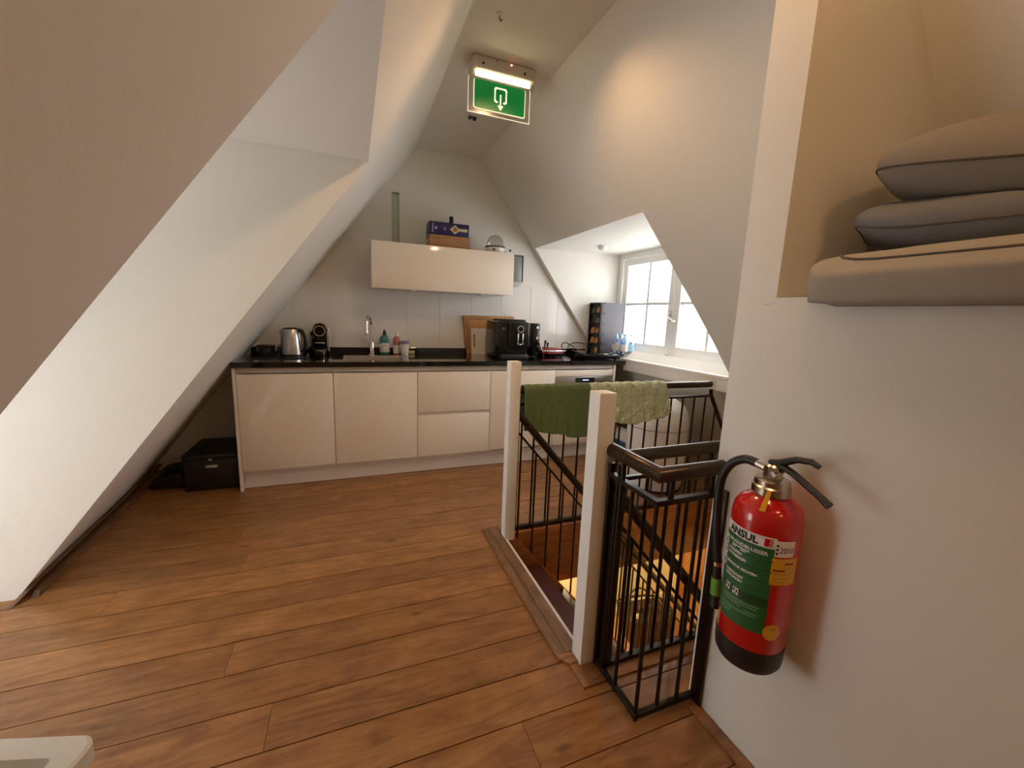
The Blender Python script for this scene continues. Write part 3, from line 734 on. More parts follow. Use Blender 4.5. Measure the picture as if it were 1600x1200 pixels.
MB().lathe((1.158, .47, ZW), [(0, 0), (.031, 0), (.043, .118), (.040, .118), (.029, .006), (0, .006)], 22).build('cup_wall', WHITEP, s_, 40)
MB().lathe((1.158, .47, ZW+.095), [(.0418, 0), (.0442, .024), (.0448, .026), (.039, .026), (.0395, .0)], 22).build('printed_rim', PURP, s_, 40)
tag(MB().box((1.20, .545, ZW), (1.255, .585, ZW+.03), .006).build('sponge', SPONGE, None, 30), 'small green kitchen sponge against the upstand', 'sponge')
# cutting boards
cb = thing('cutting_board', 'large wooden cutting board leaning on the tiles', 'cutting board', (1.97, .585, ZW))
b = MB(); b.hexa([(1.735, .555, ZW), (2.225, .555, ZW), (2.225, .575, ZW), (1.735, .575, ZW), (1.705, .583, 1.275), (2.215, .583, 1.283), (2.215, .603, 1.283), (1.705, .603, 1.275)], .006); b.build('board', BOARDW, cb, 30)
b = MB()
def bd(x, z): return (x, .555+.028*(z-ZW)/.36-.0012, z)
for (xa, za), (xb, zb) in (((1.755, .94), (1.728, 1.25)), ((1.728, 1.25), (2.19, 1.257))):
    pass
b.prism([bd(1.762, .93), bd(1.768, .93), bd(1.743, 1.247), bd(1.737, 1.247)], (0, .001, 0)); b.prism([bd(1.737, 1.241), bd(2.19, 1.25), bd(2.19, 1.256), bd(1.737, 1.247)], (0, .001, 0))
b.build('juice_groove', TRIMX, cb)
wbd = thing('cutting_board', 'small white cutting board with a slotted handle in front of the wooden one', 'cutting board', (1.90, .53, ZW))
t_ = bmesh.new()
def wbp(x, z, d=0): return (x, .520+.034*(z-ZW)/.245+d, z)
b = MB()
# board with a real slot: strips round the slot
sx0, sx1, sz0, sz1 = 1.797, 1.812, .985, 1.105
def strip(x0, x1, z0, z1): b.hexa([wbp(x0, z0), wbp(x1, z0), wbp(x1, z0, .011), wbp(x0, z0, .011), wbp(x0, z1), wbp(x1, z1), wbp(x1, z1, .011), wbp(x0, z1, .011)])
strip(1.775, sx0, ZW, 1.160); strip(sx1, 2.06, ZW, 1.160); strip(sx0, sx1, ZW, sz0); strip(sx0, sx1, sz1, 1.160)
b.build('board', WBOARD, wbd)
t_.free()
# bean-to-cup machine
em = thing('espresso_machine', 'big black fully automatic espresso machine on the worktop', 'coffee machine', (2.04, .28, ZW))
b = MB(); b.box((1.905, .13, ZW+.012), (2.175, .50, ZW+.325), .014, 3); b.build('housing', BLACKP, em, 40)
b = MB(); b.box((1.985, .095, ZW+.10), (2.175, .16, ZW+.318), .012, 3); b.build('brew_block', BLACKP, em, 40)
MB().box((1.915, .085, ZW), (2.17, .20, ZW+.045), .008).build('drip_tray', BLACKM, em, 40)
MB().box((1.955, .17, ZW+.325), (2.165, .46, ZW+.342), .008).build('bean_lid', BLACKM, em, 40)
MB().lathe((2.085, .083, ZW+.262), [(0, .014), (.021, .014), (.022, .0), (.031, .0), (.031, .02), (0, .02)], 24, 'y').build('dial_ring', CHROME, em, 40)
MB().lathe((2.085, .088, ZW+.262), [(0, 0), (.021, 0), (.021, .01), (0, .01)], 20, 'y').build('dial', BLACKP, em, 40)
MB().lathe((1.945, .120, ZW+.262), [(0, 0), (.011, 0), (.013, .014), (0, .014)], 16, 'y').build('steam_knob', mat('grey_knob', (.12, .13, .17), .3), em, 40)
for x in (2.062, 2.106):
    MB().box((x-.005, .080, ZW+.13), (x+.005, .097, ZW+.225), .002).build('chrome_trim', CHROME, em, 30)
b = MB(); b.tube([(2.07, .088, ZW+.135), (2.084, .084, ZW+.128), (2.098, .088, ZW+.135)], .006, 8); b.build('coffee_outlet', CHROME, em, 40)
b = MB(); b.tube([(2.165, .11, ZW+.02), (2.21, .10, ZW+.025), (2.225, .10, ZW+.022)], .006, 8); b.build('side_foot', BLACKM, em, 40)
mg = thing('milk_frother', 'narrow black appliance with chrome knobs behind the espresso machine', 'appliance', (2.385, .47, ZW))
b = MB(); b.box((2.345, .42, ZW), (2.425, .56, ZW+.31), .008); b.build('housing', BLACKP, mg, 40)
for z in (.27, .17): MB().lathe((2.392, .408, ZW+z), [(0, 0), (.012, 0), (.015, .014), (0, .014)], 14, 'y').build('knob', CHROME, mg, 40)
b = MB(); b.tube([(2.40, .42, ZW+.12), (2.41, .37, ZW+.11), (2.42, .35, ZW+.06)], .008, 8); b.build('spout', CHROME, mg, 40)
for i, (x, yy, h) in enumerate(((2.437, .33, .155), (2.458, .32, .135))):
    b = MB(); b.tube([(x, yy, ZW+.075), (x+.004, yy, ZW+h-.03), (x+.006, yy, ZW+h)], [.006, .009, .012], 8); b.build('lever', BLACKM, mg, 40)
ws = thing('sandwich_press', 'flat dark red sandwich press with steel edge', 'sandwich press', (2.54, .44, ZW))
MB().box((2.43, .36, ZW+.022), (2.67, .54, ZW+.042), .006).build('lower_plate', REDM, ws, 30)
MB().box((2.425, .35, ZW+.043), (2.68, .545, ZW+.057), .004).build('steel_edge', CHROME, ws, 30)
b = MB(); b.hexa([(2.43, .36, ZW+.058), (2.67, .36, ZW+.058), (2.67, .54, ZW+.058), (2.43, .54, ZW+.058), (2.45, .40, ZW+.085), (2.63, .40, ZW+.075), (2.63, .52, ZW+.075), (2.45, .52, ZW+.085)], .006); b.build('lid', REDM, ws, 30)
for x in (2.45, 2.65):
    for yy in (.38, .52): MB().tube([(x, yy, ZW), (x, yy, ZW+.022)], .009, 8).build('foot', BLACKM, ws, 40)
hb = thing('induction_hob', 'black portable induction hob at the right end of the worktop', 'hob', (2.93, .25, ZW))
b = MB(); b.hexa([(2.72, .05, ZW+.012), (3.06, -.0, ZW+.012), (3.10, .31, ZW+.012), (2.77, .40, ZW+.012), (2.70, .04, ZW+.045), (3.06, -.015, ZW+.038), (3.105, .32, ZW+.05), (2.765, .415, ZW+.06)], .006); b.build('housing', BLACKP, hb, 30)
b = MB(); b.hexa([(2.715, .055, ZW+.0465), (2.93, .022, ZW+.043), (2.975, .34, ZW+.0545), (2.775, .395, ZW+.060), (2.715, .055, ZW+.049), (2.93, .022, ZW+.0455), (2.975, .34, ZW+.057), (2.775, .395, ZW+.0625)]); b.build('glass_top', GRAN, hb)
for x, yy in ((2.985, .12), (3.045, .06)):
    MB().box((x-.02, yy-.012, ZW+.044), (x+.025, yy+.012, ZW+.0495), .002).build('button', WHITEP, hb, 30)
for x, yy in ((2.76, .09), (3.03, .03), (2.80, .36), (3.06, .28)): MB().tube([(x, yy, ZW), (x, yy, ZW+.014)], .012, 10).build('foot', BLACKM, hb, 40)
b = MB(); cp = [(2.83, .40, .985), (2.78, .44, .985), (2.72, .47, .975), (2.695, .46, .985), (2.68, .44, 1.025), (2.72, .44, 1.045), (2.79, .43, 1.01), (2.83, .45, 1.0)]
cp2 = [(2.76, .46, .995), (2.80, .47, 1.03), (2.86, .46, 1.045), (2.96, .43, 1.03), (3.0, .39, .985), (2.99, .36, .965)]
def spline(P, n=6):
    P = [Vector(p) for p in P]; out = []
    for i in range(len(P)-1):
        p0, p1, p2, p3 = P[max(i-1, 0)], P[i], P[i+1], P[min(i+2, len(P)-1)]
        for k in range(n):
            t = k/n
            out.append(.5*((2*p1)+(-p0+p2)*t+(2*p0-5*p1+4*p2-p3)*t*t+(-p0+3*p1-3*p2+p3)*t**3))
    out.append(P[-1]); return out
b.tube(spline(cp), .005, 8); b.tube(spline(cp2), .005, 8); b.build('power_cord', BLACKM, hb, 60)
# capsule tower on the sill
ct = thing('capsule_rack', 'tall charcoal rack with gold coffee pods beside the window', 'capsule rack', (3.15, .42, .9325))
TX0, TX1, TY0, TY1, TZ0, TZ1 = 3.03, 3.31, .335, .535, .9335, 1.452
b = MB(); b.box((TX0+.03, TY0, TZ0), (TX1, TY0+.012, TZ1)); b.box((TX0+.03, TY1-.012, TZ0), (TX1, TY1, TZ1)); b.box((TX0+.05, TY0+.012, TZ0), (TX0+.06, TY1-.012, TZ1)); b.box((TX0+.06, TY0+.012, TZ1-.012), (TX1, TY1-.012, TZ1)); b.box((TX0+.06, TY0+.012, TZ0), (TX1, TY1-.012, TZ0+.01))
b.build('case', GREYP, ct)
b = MB(); b.box((TX0, TY0-.004, TZ0), (TX0+.03, TY0+.014, TZ1), .003); b.box((TX0, TY1-.014, TZ0), (TX0+.03, TY1+.004, TZ1), .003)
for k in range(6): zz = TZ0+(TZ1-TZ0-.012)*k/5; b.box((TX0+.002, TY0, zz), (TX0+.05, TY1, zz+.012))
b.build('front_frame', BLACKM, ct, 30)
ORD = {4: 'top', 3: 'second', 2: 'third', 1: 'fourth', 0: 'bottom'}
for k, j in ((4, 0), (4, 1), (3, 0), (2, 0), (2, 1), (1, 0), (1, 1), (0, 0)):
    zz = TZ0+(TZ1-TZ0-.012)*k/5+.0135
    m_, cn = (GOLD, 'gold') if (k in (1, 2) or (k, j) == (4, 0)) else ((YELL, 'yellow') if k == 0 else (GREYP, 'dark grey'))
    pd = MB().lathe((TX0+.026, TY0+.055+.085*j, zz), [(0, 0), (.030, 0), (.026, .03), (.018, .055), (0, .058)], 12).build('coffee_pod', m_, None, 40)
    tag(pd, cn + ' coffee pod on the ' + ('window' if j == 0 else 'tile') + ' side of the ' + ORD[k] + ' compartment of the rack', 'coffee pod', 'coffee pods in the charcoal rack')
wp = thing('bottle_pack', 'shrink-wrapped pack of small blue water bottles on the sill', 'water bottles', (3.20, .16, .9325))
for i in range(3):
    for j in range(2):
        x, yy = 3.165+.070*j, .085+.070*i
        o = MB().lathe((x, yy, .9335), [(0, 0), (.031, 0), (.034, .008), (.034, .06), (.031, .07), (.034, .085), (.034, .15), (.022, .188), (.014, .198), (.014, .206), (0, .206)], 14).build('bottle', WATER, wp, 50)
        MB().lathe((x, yy, .9335+.206), [(0, 0), (.0165, 0), (.0165, .014), (0, .014)], 12).build('cap', PACKB, o, 40)
        MB().lathe((x, yy, .9335+.06), [(.0346, 0), (.0346, .06)], 14).build('paper_label', PACKB if (i+j) % 2 else WHITEL, o, 40)
MB().lathe((3.126, .150, 1.035), [(0, 0), (.045, 0), (.045, .002), (0, .002)], 20, 'x').build('pack_sticker', WHITEL, wp)
sc = thing('dish_brush', 'small green and white brush lying on the window sill', 'brush', (3.25, -.03, .9325))
b = MB(); b.tube([(3.18, .05, .945), (3.23, .0, .948), (3.27, -.06, .945)], [.006, .007, .007], 8); b.build('handle', WHITEP, sc, 40)
MB().box((3.245, -.10, .933), (3.30, -.045, .955), .006).build('brush_head', SPONGE, sc, 30)
# smoke detector in the dormer
sd = thing('smoke_detector', 'small round white smoke detector on the dormer ceiling', 'smoke detector', (2.87, .13, 1.90))
MB().lathe((2.87, .13, 1.908), [(0, 0), (.026, 0), (.036, .008), (.040, .02), (.040, .034), (0, .034)], 22).build('housing', WHITEP, sd, 40)
MB().lathe((2.87, .13, 1.904), [(0, 0), (.014, 0), (.014, .004), (0, .004)], 14).build('grille', ALU, sd, 40)

# ------------------------------------------------------------------ posts, railings
def post(label, x0, x1, y0, y1, h):
    p = tag(MB().prism([(x0, y0, .0), (x1, y0, .0), (x1, y1, .0), (x0, y1, .0)], (0, 0, h), .002).build('newel_post', POSTW, None, 30), label, 'post')
    return p
post('white square wooden post nearest the kitchen at the stairwell', 1.530, 1.592, -1.150, -1.088, 1.045)
post('white square wooden post at the near corner of the stairwell', 1.505, 1.571, -2.050, -1.984, 1.045)
# a unit bar that all balusters share
BAL = None
def baluster(x, y, z0, z1, parent, r=.0065):
    global BAL
    if BAL is None:
        me = bpy.data.meshes.new('baluster'); t = bmesh.new(); bmesh.ops.create_cone(t, segments=8, radius1=1, radius2=1, depth=1, cap_ends=True)
        bmesh.ops.translate(t, verts=t.verts[:], vec=(0, 0, .5)); t.to_mesh(me); t.free(); me.materials.append(STEEL)
        for p in me.polygons: p.use_smooth = True
        me.set_sharp_from_angle(angle=0.9); BAL = me
    o = bpy.data.objects.new('baluster', BAL); COL.objects.link(o); put(o, (x, y, z0), parent); o.scale = (r, r, z1-z0)
    return o
# far railing
rf = thing('railing', 'black steel railing with the towels along the far side of the stairwell', 'railing', (2.4, -1.04, 0))
Y_ = -1.04
b = MB(); b.tube([(1.592, Y_, .868), (3.085, Y_, .868)], .0235, 16); b.build('handrail', STEELR, rf, 50)
b = MB(); b.box((1.592, Y_-.010, .776), (3.105, Y_+.010, .790)); b.build('upper_bar', STEEL, rf)
b = MB(); b.box((1.592, Y_-.012, .006), (3.50, Y_+.012, .020)); b.build('lower_bar', STEEL, rf)
b = MB(); b.tube([(3.098, Y_, .83), (3.102, Y_, .79), (3.45, Y_, .20)], .013, 10); b.build('sloping_bar', STEEL, rf, 40)
x = 1.635; i = 0
while x < 3.45:
    zt = .786 if x < 3.10 else .79-(x-3.10)*1.69
    if i % 5 == 4 and x < 3.05: zt = .85
    baluster(x, Y_, .012, zt, rf, .0065); x += .1015; i += 1
# near railing
rn = thing('railing', 'straight black steel railing at the near edge of the stairwell behind the cage', 'railing', (1.9, -2.07, 0))
Y_ = -2.078
b = MB(); b.tube([(1.61, Y_, .828), (2.9, Y_, .828)], .0225, 16); b.build('handrail', STEELR, rn, 50)
b = MB(); b.box((1.585, Y_-.008, .742), (2.9, Y_+.008, .756)); b.build('upper_bar', STEEL, rn)
b = MB(); b.box((1.585, Y_-.012, .010), (2.9, Y_+.012, .026), .002); b.build('lower_bar', STEEL, rn)
for i in range(13):
    x = 1.612+.0985*i
    baluster(x, Y_, .02, .81 if i % 3 == 1 else .75, rn, .0068)
b = MB(); b.box((1.586, Y_-.012, .006), (1.604, Y_+.010, .80), .002); b.build('flat_post', STEEL, rn, 30)
# cage in front of the stairwell
rg = thing('railing', 'L-shaped black steel railing bay standing on the floor next to the extinguisher', 'railing', (1.68, -2.2, 0))
XG, YG = 1.570, -2.288
b = MB()
b.tube([(XG, -2.010, .846), (XG, YG, .846), (1.865, YG, .846)], .0235, 16); b.build('handrail', STEELR, rg, 50)
b = MB(); b.box((XG-.010, -2.052, .752), (XG+.010, YG-.010, .768)); b.box((XG+.010, YG-.010, .752), (XP-.002, YG+.010, .768)); b.build('upper_bar', STEEL, rg)
b = MB(); b.box((XG-.009, -2.052, .012), (XG+.009, YG-.009, .030), .002); b.box((XG+.009, YG-.009, .012), (XP-.002, YG+.009, .030), .002); b.build('lower_bar', STEEL, rg, 30)
for yy in (-2.095, -2.175, YG): baluster(XG, yy, .002, .76, rg, .0066)
for xx in (1.655, 1.738): baluster(xx, YG, .02, .76, rg, .0062)
b = MB(); b.box((XG-.012, -2.062, .006), (XG+.010, -2.050, .80), .002); b.build('flat_post', STEEL, rg, 30)
b = MB(); b.box((XP-.012, -2.326, .006), (XP-.001, -2.283, .78), .002); b.build('wall_post', STEEL, rg, 30)
for xx in (1.62, 1.78): baluster(xx, YG, .765, .828, rg, .009)
baluster(XG, -2.12, .765, .828, rg, .009)

# ------------------------------------------------------------------ stairs and the floor below
stw = thing('staircase', 'steep dark red open staircase going down under the railings', 'staircase', (2.3, -1.55, -2.6))
RUN, RISE = .178, .203
ZL = -2.60
for k in range(1, 13):
    x = 1.555+RUN*(k-1); z = -RISE*k
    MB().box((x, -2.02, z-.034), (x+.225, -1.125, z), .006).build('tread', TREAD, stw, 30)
def stringer(y0, y1, m):
    a, d = 1.55, 13*RUN
    MB().prism([(a, y0, .0), (a+.055, y0, .0), (a+d+.015, y0, -RISE*12.9), (a+d-.12, y0, -RISE*12.9), (a, y0, -.30)], (0, y1-y0, 0)).build('stringer', m, stw)
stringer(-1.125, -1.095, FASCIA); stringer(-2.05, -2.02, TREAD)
def stair_rail(label, y, x0, z0, x1):
    r = thing('stair_handrail', label, 'handrail', (x0, y, z0-.9))
    s_ = -RISE/RUN
    b = MB(); b.tube([(x0, y, z0), (x1, y, z0+s_*(x1-x0))], .021, 14); b.build('rail', STEELR, r, 50)
    b = MB(); b.tube([(x0, y, z0-.105), (x1, y, z0-.105+s_*(x1-x0))], .0065, 8); b.build('lower_bar', STEEL, r, 50)
    x = x0+.03; i = 0
    while x < x1-.05:
        zt = z0-.105+s_*(x-x0)
        if i % 4 == 0: zt += .10
        baluster(x, y, max(zt-.78, .06+s_*(x-1.56)-.10), zt, r, .0065); x += .098; i += 1
    return r
stair_rail('sloping black handrail of the stairs on the kitchen side', -1.105, 1.598, .750, 3.6)
stair_rail('sloping black handrail of the stairs on the near side', -2.030, 1.580, .722, 3.6)
# rooms below
LX0, LX1, LY0, LY1 = 1.40, 5.6, -2.35, .88
st(MB().box((LX0, LY0, ZL-.1), (LX1, LY1, ZL)).build('floor_lower', LOWFLOOR), 'lit wooden floor of the storey below seen through the stairwell', 'floor')
st(MB().box((LX0, LY1, ZL), (LX1, LY1+.1, -.37)).build('wall_lower_back', LOWWALL), 'yellow-lit wall of the storey below', 'wall')
st(MB().box((LX1, LY0, ZL), (LX1+.1, LY1+.1, -.37)).build('wall_lower_right', LOWWALL), 'yellow-lit end wall of the storey below', 'wall')
st(MB().box((LX0, LY0-.1, ZL), (LX1, LY0, -.37)).build('wall_lower_front', LOWWALL), 'wall of the storey below under the railing', 'wall')
st(MB().box((LX0-.1, LY0-.1, ZL), (LX0, LY1+.1, -.37)).build('wall_lower_left', LOWWALL), 'wall of the storey below under the landing', 'wall')
st(MB().box((XE+.1, LY0-.1, -.42), (LX1+.1, LY1+.1, -.37)).build('ceiling_lower', WALL), 'ceiling of the storey below beyond the stairs', 'ceiling')
bl = thing('baseboard_lower', 'cream skirting board of the storey below', 'skirting', (3.4, LY1, ZL), kind='structure')
MB().box((LX0, LY1-.016, ZL), (4.85, LY1, ZL+.10), .003).build('board', LOWWALL, bl)
dl = thing('door_1', 'orange wooden door in a cream frame on the storey below', 'door', (5.1, LY1-.02, ZL), kind='structure')
MB().box((4.98, LY1-.03, ZL), (5.50, LY1-.008, -.62), .003).build('leaf', DOORW, dl)
b = MB(); b.box((4.88, LY1-.04, ZL), (4.98, LY1-.001, -.55), .004); b.box((5.50, LY1-.04, ZL), (5.59, LY1-.001, -.55), .004); b.box((4.98, LY1-.04, -.62), (5.50, LY1-.001, -.55), .004); b.build('door_frame', LOWWALL, dl)
b = MB(); b.box((5.06, LY1-.034, -2.3), (5.42, LY1-.028, -1.55)); b.box((5.06, LY1-.034, -1.4), (5.42, LY1-.028, -.75)); b.build('door_panel', mat('light_orange_wood', (.62, .32, .10), .45), dl)
light('lower_ceiling_lamp', 'POINT', (2.7, .25, -.62), 150, (1.0, .78, .44), shadow_soft_size=.12)
bg_ = thing('leather_bag', 'brown leather bag standing on the floor below, seen between the bars', 'bag', (4.12, .10, ZL))
b = MB(); b.hexa([(3.87, -.02, ZL), (4.37, -.10, ZL), (4.42, .24, ZL), (3.92, .32, ZL), (3.83, -.04, ZL+.36), (4.40, -.13, ZL+.36), (4.45, .28, ZL+.36), (3.88, .37, ZL+.36)], .03, 3); b.build('bag_body', LEATH, bg_, 40)
b = MB(); b.tube(spline([(3.85, -.03, ZL+.37), (4.12, -.085, ZL+.375), (4.39, -.12, ZL+.37), (4.44, .27, ZL+.37), (3.89, .36, ZL+.37), (3.85, -.03, ZL+.37)], 4), .014, 8); b.build('rim', LEATH, bg_, 40)
for dy in (0.0, .30):
    b = MB(); b.tube(spline([(3.98, -.05+dy, ZL+.36), (4.02, -.02+dy, ZL+.50), (4.14, -.02+dy, ZL+.55), (4.24, -.06+dy, ZL+.50), (4.27, -.10+dy, ZL+.36)], 4), .011, 8); b.build('handle', BLACKM, bg_, 40)
for (dx, dy) in ((3.93, .02), (4.05, .12), (4.2, .08), (4.30, .03)):  # loose stuff in the open top of the bag, not part of its straps
    MB().lathe((dx, dy, ZL+.361), [(0, 0), (.035, 0), (.04, .04), (.02, .07), (0, .075)], 12).build('bag_contents', CHROME if dx < 4 else LEATH, bg_, 40)

bg_.location += Vector((-.10, .28, 0))

# ------------------------------------------------------------------ towels on the far railing
def towel(name, label, x0, x1, zf, zb, m, seed, amp, ragged):
    rnd = random.Random(seed); ph = [rnd.uniform(0, 6.28) for _ in range(8)]
    R = .027; yc, zc = -1.04, .868
    def fn(u, v):
        x = x0+(x1-x0)*u
        lf = zc-zf(u); lb = zc-zb
        arc = PI*R; L = lf+arc+lb; s_ = v*L
        wv = amp*(math.sin(u*9+ph[0])+.6*math.sin(u*19+ph[1])+.4*math.sin(u*33+ph[2]))
        if s_ < lf:
            k = 1-s_/lf          # 1 at the hem
            k = (lf-s_)/lf
            yv = yc-R-.003-abs(wv)*k*.8-amp*k*.8-.012*k; z = zc-(lf-s_)
            x = x + .018*k*math.sin(u*5+ph[3])*ragged
        elif s_ < lf+arc:
            a = (s_-lf)/R; yv = yc-R*math.cos(a); z = zc+R*math.sin(a)+.003
        else:
            k = (s_-lf-arc)/lb; yv = yc+R+.003+abs(wv)*k*.8+.008*k; z = zc-(s_-lf-arc)
        z += .0025*math.sin(u*47+ph[4])*ragged
        nv = mnoise.noise(Vector((u*9*(x1-x0)/.45, s_*16, seed*3.1)))+.6*mnoise.noise(Vector((u*24*(x1-x0)/.45, s_*40, seed*1.7)))
        yv += (-1 if s_ < lf+arc/2 else 1)*abs(nv)*.011*ragged
        return (x, yv, z)
    b = MB(); b.grid(fn, 110, 80)
    o = b.build(name, m, None, 80, solid=.0)
    md = o.modifiers.new('thick', 'SOLIDIFY'); md.thickness = .004; md.offset = 0
    return tag(o, label, 'towel')
towel('tea_towel', 'smooth moss green towel hanging over the far railing', 1.650, 2.086, lambda u: .640-.055*min(1, u/.75) - (.012 if u > .62 else 0), .70, TOWG, 3, .010, .4)
towel('tea_towel', 'crumpled pale sage towel hanging over the far railing', 2.088, 2.672, lambda u: .655 - (.035 if u < .10 else 0)+.012*math.sin(u*9)-.010*u + (.05*max(0, u-.9)/.1), .66, TOWP, 11, .015, 1.3)

# ------------------------------------------------------------------ bins and crates on the floor
wbn = thing('waste_bin', 'tall white round waste bin behind the railing', 'waste bin', (2.955, -.70, 0))
BC = (2.955, -.70, 0)
MB().lathe(BC, [(0, .002), (.200, .002), (.206, .01), (.212, .03), (.226, .30), (.226, .485), (0, .485)], 40).build('bin_body', WHITEP, wbn, 40)
MB().lathe((BC[0], BC[1], .488), [(.222, 0), (.229, .004), (.229, .03), (.225, .07), (.208, .135), (.172, .185), (.105, .222), (0, .236)], 40).build('bin_lid', WHITEP, wbn, 50)
MB().lathe((BC[0], BC[1], .004), [(.208, 0), (.216, .003), (.217, .016), (.212, .018)], 40).build('base_ring', BLACKM, wbn, 40)
cr = thing('crate', 'petrol blue crate on the floor between oven and white bin', 'crate', (3.2, -.12, 0))
b = MB(); b.box((3.05, -.30, .002), (3.38, .06, .012)); 
for p, q in (((3.05, -.30, .002), (3.06, .06, .17)), ((3.37, -.30, .002), (3.38, .06, .17)), ((3.06, -.30, .002), (3.37, -.29, .17)), ((3.06, .05, .002), (3.37, .06, .17))): b.box(p, q)
b.build('crate_box', BLUEC, cr)
b = MB(); b.box((3.04, -.31, .165), (3.39, -.29, .185), .003); b.box((3.04, .05, .165), (3.39, .07, .185), .003); b.build('crate_rim', BLUEC, cr, 30)
pb = thing('paper_bag', 'white printed bag lying in the blue crate', 'bag', (3.2, -.12, .014))
b = MB(); b.hexa([(3.075, -.275, .014), (3.355, -.275, .014), (3.355, .035, .014), (3.075, .035, .014), (3.09, -.26, .29), (3.34, -.25, .295), (3.34, .02, .295), (3.09, .02, .29)], .03, 3); b.build('bag_body', WHITEL, pb, 40)
b = MB(); b.lathe((3.19, -.268, .245), [(0, 0), (.028, 0), (.028, .003), (0, .003)], 14, 'y'); b.lathe((3.25, -.266, .25), [(0, 0), (.022, 0), (.022, .003), (0, .003)], 14, 'y'); b.build('dark_print', BLACKL, pb)
fb = thing('black_pouch', 'flat black pouch lying on top of the white bag', 'pouch', (3.2, -.12, .298))
MB().hexa([(3.06, -.28, .298), (3.35, -.28, .300), (3.35, .03, .300), (3.06, .03, .298), (3.07, -.27, .40), (3.34, -.26, .385), (3.34, .02, .385), (3.07, .02, .40)], .02, 3).build('pouch_body', BLACKM, fb, 40)
kb = thing('storage_chest', 'black lidded box on the floor under the left slope', 'box', (-.2, .25, 0))
MB().box((-.365, .085, .002), (-.040, .50, .225), .008).build('box_body', BLACKM, kb, 30)
MB().box((-.372, .078, .227), (-.034, .507, .262), .008).build('lid', BLACKM, kb, 30)
b = MB(); b.box((-.235, .078, .165), (-.165, .0855, .185), .003); b.build('latch', INOX, kb, 30)
MB().box((-.215, .070, .222), (-.19, .080, .232), .002).build('catch', INOX, kb, 30)
lb = thing('flat_bag', 'low black bag squeezed between the slope and the black box', 'bag', (-.47, .30, 0))
b = MB(); b.hexa([(-.60, .17, .002), (-.39, .17, .002), (-.39, .50, .002), (-.62, .50, .002), (-.56, .18, .09), (-.40, .18, .12), (-.40, .48, .12), (-.56, .48, .09)], .02, 3); b.build('bag_body', BLACKM, lb, 40)
b = MB(); b.tube(spline([(-.52, .20, .10), (-.50, .24, .15), (-.44, .28, .15), (-.42, .32, .115)], 4), .007, 6); b.build('carry_strap', BLACKM, lb, 40)

# storage box with lid in the near left corner
sb = thing('storage_box', 'pale plastic storage box with a rimmed lid at the bottom left edge', 'storage box', (0.0, -2.45, 0))
LZ = .40
BX1, BY1 = .232, -2.218          # far right corner of the lid
BX0, BY0 = -.20, -2.72
def rr(x0, y0, x1, y1, r, z, n=6):
    P = []
    for cx, cy, a0 in ((x1-r, y1-r, 0), (x0+r, y1-r, PI/2), (x0+r, y0+r, PI), (x1-r, y0+r, 3*PI/2)):
        for k in range(n+1): a = a0+PI/2*k/n; P.append((cx+r*math.cos(a), cy+r*math.sin(a), z))
    return P
def loft(rings, cap0=True, cap1=True):
    ca, sa = math.cos(math.radians(-16.5)), math.sin(math.radians(-16.5))
    rings = [[(BX1+(p[0]-BX1)*ca-(p[1]-BY1)*sa, BY1+(p[0]-BX1)*sa+(p[1]-BY1)*ca, p[2]) for p in R_] for R_ in rings]
    b = MB(); V = [[b.bm.verts.new(p) for p in R_] for R_ in rings]; n = len(V[0])
    for A, B in zip(V, V[1:]):
        for j in range(n): b.bm.faces.new((A[j], A[(j+1) % n], B[(j+1) % n], B[j]))
    if cap0: b.bm.faces.new(V[0][::-1])
    if cap1: b.bm.faces.new(V[-1])
    return b
loft([rr(BX0+.05, BY0+.05, BX1-.05, BY1-.05, .04, .002), rr(BX0+.02, BY0+.02, BX1-.02, BY1-.02, .04, LZ-.03)]).build('box_body', LID, sb, 40)
loft([rr(BX0, BY0, BX1, BY1, .035, LZ-.040), rr(BX0, BY0, BX1, BY1, .035, LZ-.006), rr(BX0+.006, BY0+.006, BX1-.006, BY1-.006, .031, LZ),
      rr(BX0+.048, BY0+.048, BX1-.048, BY1-.048, .012, LZ), rr(BX0+.054, BY0+.054, BX1-.054, BY1-.054, .010, LZ-.020)]).build('lid', LID, sb, 40)

# ------------------------------------------------------------------ cushions in the niche
def box_cushion(name, label, c, size, m, q=2.6, pw=5.0, warp=None):
    """soft rounded block: c centre, size full extents, q how boxy the side is, pw how square the plan is"""
    a, bb_, h = size[0]/2, size[1]/2, size[2]/2
    def pt(u, v):
        t = 2*PI*u; ph = -PI/2+PI*v
        ct, sn = math.cos(t), math.sin(t)
        k = (abs(ct)**pw+abs(sn)**pw)**(-1/pw)
        cp, sp = math.cos(ph), math.sin(ph)
        kk = (abs(cp)**q+abs(sp)**q)**(-1/q)
        p = Vector((c[0]+a*ct*k*cp*kk, c[1]+bb_*sn*k*cp*kk, c[2]+h*sp*kk))
        return warp(p) if warp else p
    root = thing(name, label, 'cushion', (c[0], c[1], c[2]-h))
    b = MB(); b.grid(pt, 120, 36, closeu=True); bmesh.ops.remove_doubles(b.bm, verts=b.bm.verts[:], dist=1e-5)
    b.build('cover', m, root, 80)
    return root, pt
def seam(root, pt, v, r=.0030, m=PIPE, u0=0, u1=1, n=160):
    b = MB(); b.tube([Vector(pt(u0+(u1-u0)*k/n, v)) for k in range(n+1)], r, 6); b.build('piping', m, root, 60)
